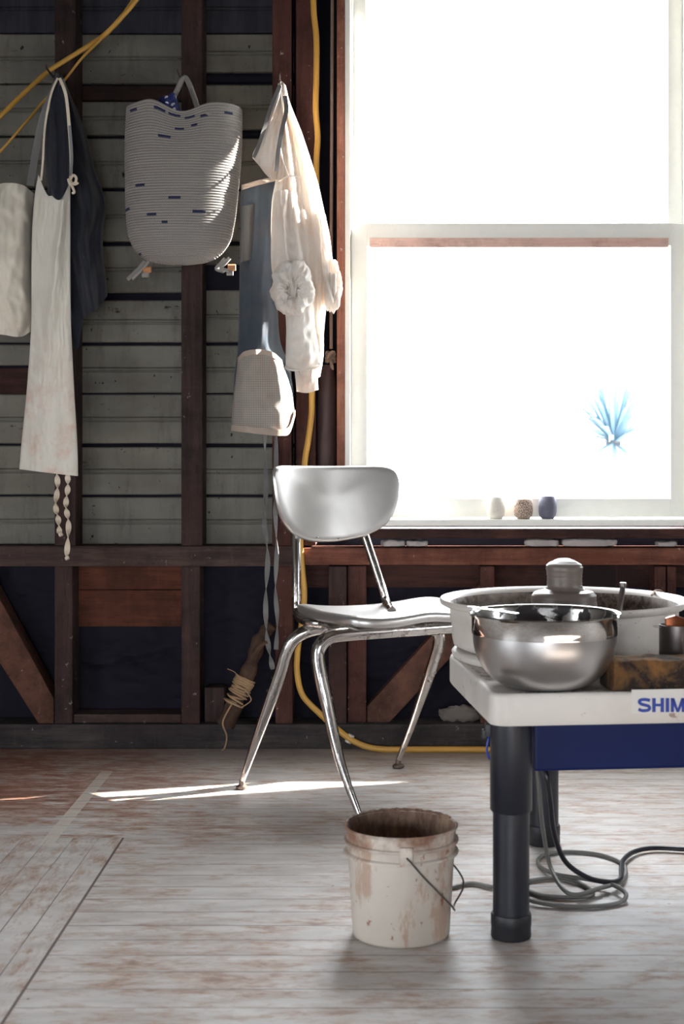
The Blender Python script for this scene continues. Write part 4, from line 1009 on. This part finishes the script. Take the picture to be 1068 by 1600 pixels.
mb = MB(); rings = [[Vector((p.x, p.y, z)) for p in outline(i_)] for i_, z in lev]; n = len(rings[0]); vs = [p for r in rings for p in r]; fs = []
for i in range(len(rings)-1):
    for k in range(n): fs.append((i*n+k, i*n+(k+1) % n, (i+1)*n+(k+1) % n, (i+1)*n+k))
mb.add(vs, fs, 0); b0 = 0
mb.f.append(tuple(range(n))); mb.mi.append(0); mb.f.append(tuple((len(rings)-1)*n+k for k in range(n))); mb.mi.append(1)
mb.build('table_top', ['plastic', 'tabletop'], pw, sharp=50)
MB().lathe([(.20, zt-.004), (.252, zt-.003), (.256, zt+.010), (.252, zt+.015), (.24, zt+.016), (.20, zt+.016), (.20, zt-.004)], (WC.x, WC.y, 0), 80).build('pan_seat_ring', 'plastic', pw, sharp=50)
PC = Vector((.421, 3.30, 0)); zr = .606
pr = [(.06, zt+.018), (.235, zt+.018), (.249, zt+.026), (.252, zt+.04), (.254, zt+.075), (.257, zt+.078), (.257, zr-.016), (.268, zr-.014), (.279, zr-.008), (.281, zr-.001), (.278, zr+.004), (.270, zr+.002), (.258, zr-.008), (.252, zr-.02), (.246, zt+.05), (.235, zt+.03), (.06, zt+.028)]
mb = MB().lathe(pr, PC, 120, mis=[0]*12+[1]*4, closed=False); mb.build('splash_pan', ['plastic', 'panin'], pw, sharp=50)
MB().lathe([(0, zt+.03), (.03, zt+.03), (.03, zt+.062), (.15, zt+.064), (.152, zt+.068), (.152, zt+.078), (.15, zt+.08), (0, zt+.08)], PC, 64).build('wheel_head', 'metal', pw, sharp=50)
def wleg(p, px0=None):
    m2 = MB().lathe([(0, .245), (.0385, .245), (.041, .248), (.041, zb_), (0, zb_)], (p.x, p.y, 0), 40); o_ = m2.build('leg', 'black', pw, sharp=50)
    MB().lathe([(0, .03), (.0355, .03), (.0355, .246), (0, .246)], (p.x, p.y, 0), 40).build('leg_extension', 'black', o_, sharp=50)
    MB().lathe([(0, .0005), (.038, .0005), (.0395, .004), (.0385, .022), (.0395, .024), (.0395, .043), (.038, .047), (.035, .048), (0, .048)], (p.x, p.y, 0), 40).build('foot_cap', 'blackcap', o_, sharp=50)
wleg(Vector((X(798, 2.825), 2.825, 0))); wleg(T(.455, .055)); wleg(Vector((.398, 3.49, 0)))
mb = MB(); q = [T(.095, .055, .318), T(.43, .055, .318), T(.43, .38, .318), T(.095, .38, .318)]
mb.prism(q, (0, 0, zb_-.318)); mb.build('motor_housing', 'housing', pw, bevel=.006, smooth=False)
mb = MB(); q = T(.012, .03); mb.box(q.x-.016, q.x+.004, q.y+.02, q.y+.05, zb_-.028, zb_-.004); mb.box(q.x-.022, q.x-.012, q.y+.025, q.y+.045, zb_-.034, zb_-.016); mb.build('power_switch', 'blackcap', pw, bevel=.002)
mb = MB(); mb.tube(spline([q+Vector((-.008, .035, zb_-.03)), q+Vector((-.012, .035, zb_-.06)), q+Vector((0, .035, zb_-.075)), q+Vector((.03, .05, zb_-.04)), q+Vector((.05, .05, zb_-.005))], 8), .0022, 7); mb.build('wire', 'letter', pw)
# sticker and lettering on the front face
def onface(px, py):   # pixel to (u, z) on front face v=0
    r = P(px, py, 1)-Vector((0, 0, H)); c = Vector((0, 0, H)); t_ = (K0-c).dot(V)/r.dot(V); q = c+r*t_-K0; return q.dot(U), q.z
u0, za = onface(986, 1115); u1 = u0+.182; zb2 = za+.046
mb = MB(); mb.prism([T(u0, -.0008, za), T(u1, -.0008, za), T(u1, -.0008, zb2), T(u0, -.0008, zb2)], V*.001); mb.build('sticker', 'sticker', pw, smooth=False)
def face(px, py): u_, z_ = onface(px, py); return T(u_, -.0014, z_)
mb = MB()
def poly(pts): mb.add([face(*p) for p in pts], [tuple(range(len(pts)))])
def quad(x0, y0, x1, y1): poly([(x0, y0), (x1, y0), (x1, y1), (x0, y1)])
def stroke(pts, w_, closed=False):
    sp = spline([Vector((a, b, 0)) for a, b in pts], 8, closed); n_ = len(sp); L_, R_2 = [], []
    for i in range(n_):
        a = sp[i-1] if (i or closed) else sp[0]; b = sp[(i+1) % n_] if (i < n_-1 or closed) else sp[-1]
        t_ = (b-a).normalized(); q = Vector((-t_.y, t_.x, 0))*w_/2; L_.append(sp[i]+q); R_2.append(sp[i]-q)
    vs = [face(p.x, p.y) for p in L_+R_2]; mb.add(vs, [(i, (i+1) % n_, (i+1) % n_+n_, i+n_) for i in range(n_ if closed else n_-1)])
t0_, b0_ = 1090.5, 1112.5
stroke([(1014.5, b0_-18.2), (1010, t0_+2.7), (1005, t0_+2.3), (999.5, t0_+3.4), (998, t0_+6.5), (1001, t0_+9.4), (1006, t0_+10.8), (1012, t0_+12.6), (1014, t0_+15.8), (1011.5, b0_-3.2), (1006, b0_-2.3), (1001, b0_-2.6), (996.8, b0_-4.6)], 4.9)
quad(1018, t0_, 1023.5, b0_); quad(1031, t0_, 1036.5, b0_); quad(1023.5, t0_+8.8, 1031, t0_+13)
quad(1039, t0_, 1044.5, b0_)
quad(1047, t0_, 1052, b0_); quad(1064, t0_, 1069, b0_); poly([(1047, t0_), (1052.6, t0_), (1060, b0_), (1056, b0_)]); poly([(1063.4, t0_), (1069, t0_), (1060, b0_), (1056, b0_)])
quad(1072, t0_, 1077.5, b0_); stroke([(1077.5, t0_+2.3), (1085, t0_+2.3), (1089, t0_+6.7), (1085, t0_+11.2), (1077.5, t0_+11.2)], 4.6)
stroke([(1103, t0_+2.3), (1111, t0_+5), (1113, t0_+11), (1111, b0_-5), (1103, b0_-2.3), (1095, b0_-5), (1093, t0_+11), (1095, t0_+5)], 4.7, True)
mb.build('lettering', 'letter', pw, smooth=False)['label'] = 'blue capital lettering'

# clay on the wheel
zc = zt+.0805
pr = [(0, zc), (.078, zc), (.08, zc+.01), (.076, zc+.03), (.0735, zc+.046), (.073, zc+.058), (.066, zc+.066), (.050, zc+.070), (.043, zc+.074), (.040, zc+.082), (.0395, zc+.098), (.041, zc+.115), (.042, zc+.124), (.0395, zc+.131), (.032, zc+.136), (.02, zc+.142), (.012, zc+.145), (0, zc+.146)]
zz0 = zc; sc_ = (Z(872, 3.3)-zc)/.146
pr = [(r, zc+(z-zc)*sc_) for r, z in pr]; pz_ = []
for i in range(len(pr)-1):
    for k in range(4): t_ = k/4; pz_.append((lerp(pr[i][0], pr[i+1][0], t_), lerp(pr[i][1], pr[i+1][1], t_)))
pz_.append(pr[-1])
mb = MB().lathe(pz_, Vector((X(881, 3.3), 3.3, 0)), 64, wob=lambda a, z, i: (.0006*math.sin(z*900+a)+.0008*math.sin(a+z*60)) if z > zc+.001 else 0)
tag(mb.build('clay_lump', 'clay', sharp=70), 'wet grey cone of clay centred on the wheel in the splash pan', 'clay')

# steel bowl
bwc = Vector((X(850.5, 2.872), 2.872, zt-.0025)); R_ = .1485; hb = .147
pr = [(0, 0), (.05, 0), (.062, .003)]
for i in range(1, 15):
    a = i/14; pr.append((.062+(R_-.004-.062)*math.sin(a*math.pi/2)**1.05*1.0, .003+(.108-.003)*(1-math.cos(a*math.pi/2))**1.0))
pr = [(0, 0), (.048, 0)]
for i in range(1, 17):
    a = i/16*math.pi/2; pr.append((.048+(.142-.048)*math.sin(a)**.95, .104*(1-math.cos(a))**1.0))
pr[-1] = (.142, .106); ob = len(pr)
pr += [(.1435, .1065), (.1442, .110), (.1447, .140), (.1485, .143), (.1500, .1455), (.1485, .148), (.1452, .147)]; rimi = len(pr)
pr += [(.1432, .140), (.142, .108)]
for i in range(15, 0, -1):
    a = i/16*math.pi/2; pr.append((.046+(.140-.046)*math.sin(a)**.95, .104*(1-math.cos(a))+.0015))
pr.append((0, .002))
mis = [1]*(ob)+[0]*(rimi-ob-1)+[2]*(len(pr)-rimi)
bo_ = thing('mixing_bowl', bwc, 'stainless steel mixing bowl with polished rim band on the front of the wheel table', 'bowl')
MB().lathe(pr, bwc, 128, mis=mis).build('bowl_body', ['steelp', 'steelb', 'steelin'], bo_, sharp=60)
# thin flat tool lying across the rim, left
mb = MB(); a = P(733, 947, 2.936); b = P(807, 958, 2.811)
a.z = b.z = zt-.0025+.148+.0025
dr = (b-a).normalized(); sd_ = Vector((-dr.y, dr.x, 0))*.006
mb.prism([a-sd_, b-sd_, b+sd_, a+sd_], (0, 0, .0025)); tag(mb.build('flat_tool', 'steelp', bevel=.0008, smooth=False), 'thin flat metal tool lying across the left side of the bowl rim', 'tool')
# rod tool in the pan
mb = MB(); p1 = P(973, 914, 3.03); p0 = P(965, 968, 3.06); p0 = P(962, 985, 3.085)
mb.tube(spline([p0, lerp(p0, p1, .5), p1], 6), .0058, 10); mb.lathe([(0, -.006), (.007, -.005), (.0085, 0), (.007, .005), (0, .006)], p1, 14)
tag(mb.build('ball_tool', 'metal'), 'grey metal rod tool with ball tip standing in the splash pan', 'tool')
# string on pan rim
mb = MB(); mb.tube(spline([P(1017, 947, 3.045), P(1018, 930, 3.3), P(1024, 923, 3.5), P(1034, 925, 3.53), P(1036, 935, 3.5)][1:], 8), .003, 6); tag(mb.build('string_loop', 'sashrope'), 'short white string looped over the far rim of the pan', 'string')
# sponge
mb = MB(); d = 2.85; 
s0, s1 = .21, .42; vs = []; bm = bmesh.new(); bmesh.ops.create_cube(bm, size=2); bmesh.ops.subdivide_edges(bm, edges=bm.edges, cuts=22, use_grid_fill=True)
for v in bm.verts:
    c = v.co; q = [math.copysign(1-(1-abs(a))**1, a) for a in c]
    L = math.hypot(*c) ; rd = 1-.035*sum(max(0, abs(a)-.82)*1 for a in c)
    p = T(lerp(.243, .44, .5+.5*c.x*rd), lerp(.022, .115, .5+.5*c.y*rd), lerp(zt-.0025, zt+.057, .5+.5*c.z*rd))
    p += Vector(c)*.0022*noise.noise(p*70); p += Vector(c)*.004*noise.noise(p*16); p.z = max(p.z, zt-.0025); vs.append(p)
mb.add(vs, [tuple(v.index for v in f.verts) for f in bm.faces]); bm.free()
tag(mb.build('sponge', 'sponge'), 'brown and yellow clay-soaked sponge block on the wheel table beside the bowl', 'sponge')
# metal cup of tools behind the sponge
cc = T(.422, .185, zt-.0025); hh = .108
cn = thing('tin_cup', cc, 'dented metal tin cup behind the sponge at the right edge of the photo', 'tin')
cr = .036
mb = MB().lathe([(0, 0), (cr*.92, 0), (cr*.94, .03), (cr, .034), (cr, hh), (cr-.0015, hh), (cr-.0018, .036), (cr*.9, .004), (0, .003)], cc, 40); mb.build('tin_body', 'metal', cn)
mb = MB(); q = cc+Vector((-cr, 0, hh-.004)); mb.box(q.x-.012, q.x+.004, q.y-.012, q.y+.012, q.z-.001, q.z+.001); mb.build('tin_tab', 'steelp', cn, bevel=.0006, smooth=False)
mb = MB(); q = cc+Vector((0, 0, 0)); mb.prism([q+Vector((-.022, -.008, .004)), q+Vector((.014, -.008, .004)), q+Vector((.026, -.008, hh+.010)), q+Vector((-.004, -.008, hh+.02)), q+Vector((-.024, -.008, hh+.014))], (0, .014, 0))
tag(mb.build('wooden_rib', 'copper', bevel=.003), 'brown wooden rib standing in the tin cup at the right edge', 'tool')

# ------------------------------------------------------------------ cables on the floor under the wheel
z0 = .0055
def fl(px, py): return FL(px, py, z0)
pts = [FL(700, 1388, z0), FL(735, 1380, z0), FL(770, 1386, z0), FL(800, 1384, z0), FL(828, 1376, z0), FL(870, 1372, z0), FL(905, 1380, z0), FL(926, 1396, z0), FL(900, 1402, z0+.0), FL(850, 1400, z0), FL(822, 1392, z0), FL(824, 1405, z0+.004), FL(870, 1415, z0), FL(930, 1416, z0), FL(968, 1410, z0), FL(977, 1396, z0+.008), FL(955, 1382, z0+.009), FL(918, 1374, z0+.009), FL(868, 1366, z0+.004), FL(842, 1352, z0), FL(846, 1338, z0), FL(880, 1331, z0), FL(930, 1334, z0), FL(967, 1346, z0), FL(977, 1362, z0), FL(968, 1378, z0+.005), FL(935, 1388, z0+.009), FL(900, 1398, z0+.009), FL(878, 1388, z0+.02), P(858, 1350, 3.17), P(847, 1290, 3.11), P(842, 1235, 3.09), P(838, 1190, 3.10), Vector((X(838, 3.10), 3.12, .335))]
pts = [Vector(p) for p in pts]
cord('power_cable', pts, .0048, 'thin grey cable coiled in loops on the floor under the wheel', 'cable', 8, 'cable')
pts = [P(833, 1150, 3.0), P(838, 1180, 2.98), P(851, 1205, 2.98), P(859, 1250, 3.0), P(865, 1300, 3.03), P(882, 1345, 3.07), P(915, 1370, 3.10), FL(948, 1378, .019), FL(968, 1374, .018)]
pts[0].z = min(pts[0].z, .40); 
cord('motor_cable', [Vector((pts[1].x, 3.155, .36)), Vector((pts[1].x, 3.10, .34))]+pts[2:]+[FL(970, 1358, .014), FL(973, 1344, .012), FL(990, 1331, .010), FL(1020, 1325, .009), FL(1070, 1327, .009), FL(1140, 1332, .009)], .0056, 'thick black cable dropping from the motor housing to the floor and running right', 'cableblack', 10, 'cable')

# ------------------------------------------------------------------ outdoors
g = struct(MB().box(-40, 40, 4.76, 90, -.62, -.6).build('ground', 'ground', smooth=False, origin=(0, 0, 0)))
tr = thing('yucca_tree', P(960, 760, 14), 'faint spiky tree seen through the bright lower window pane', 'tree')
gz = -.6; tc = Vector((X(958, 14), 14, Z(690, 14)))
mb = MB(); mb.tube([Vector((tc.x, tc.y, gz)), tc], .07, 10); mb.build('trunk', 'trunkout', tr)
ROOTtr = tr; rr = random.Random(3); mb = MB()
for i in range(190):
    a = rr.uniform(0, 2*math.pi); el = rr.uniform(-.5, 1.2); L = rr.uniform(.55, 1.05); dirv = Vector((math.cos(a)*math.cos(el), math.sin(a)*math.cos(el), math.sin(el)))
    p0 = tc+dirv*.03; p1 = tc+dirv*L*.6+Vector((0, 0, .02)); p2 = tc+dirv*L+Vector((0, 0, -.07))
    sdv = dirv.cross(Vector((0, 0, 1))).normalized()*.022
    nn = dirv.cross(sdv).normalized()*.003
    vs = [p0-sdv*.6, p0+sdv*.6, p1-sdv, p1+sdv, p2, p0+nn, p1+nn]
    mb.add(vs, [(0, 1, 3, 2), (2, 3, 4), (0, 2, 6, 5), (5, 6, 3, 1), (2, 4, 6), (6, 4, 3)])
mb.build('fronds', 'leafout', tr)
tr.location.z = gz
for c_ in tr.children:
    c_.data.transform(Matrix.Translation(ROOT[tr.name]-Vector(tr.location)))

# ------------------------------------------------------------------ to real metres
done = set()
for o in C.objects:
    if o.type == 'CAMERA': continue
    o.location = Vector(o.location)*K
    if o.type == 'MESH' and o.data.name not in done:
        done.add(o.data.name); o.data.transform(Matrix.Scale(K, 4))
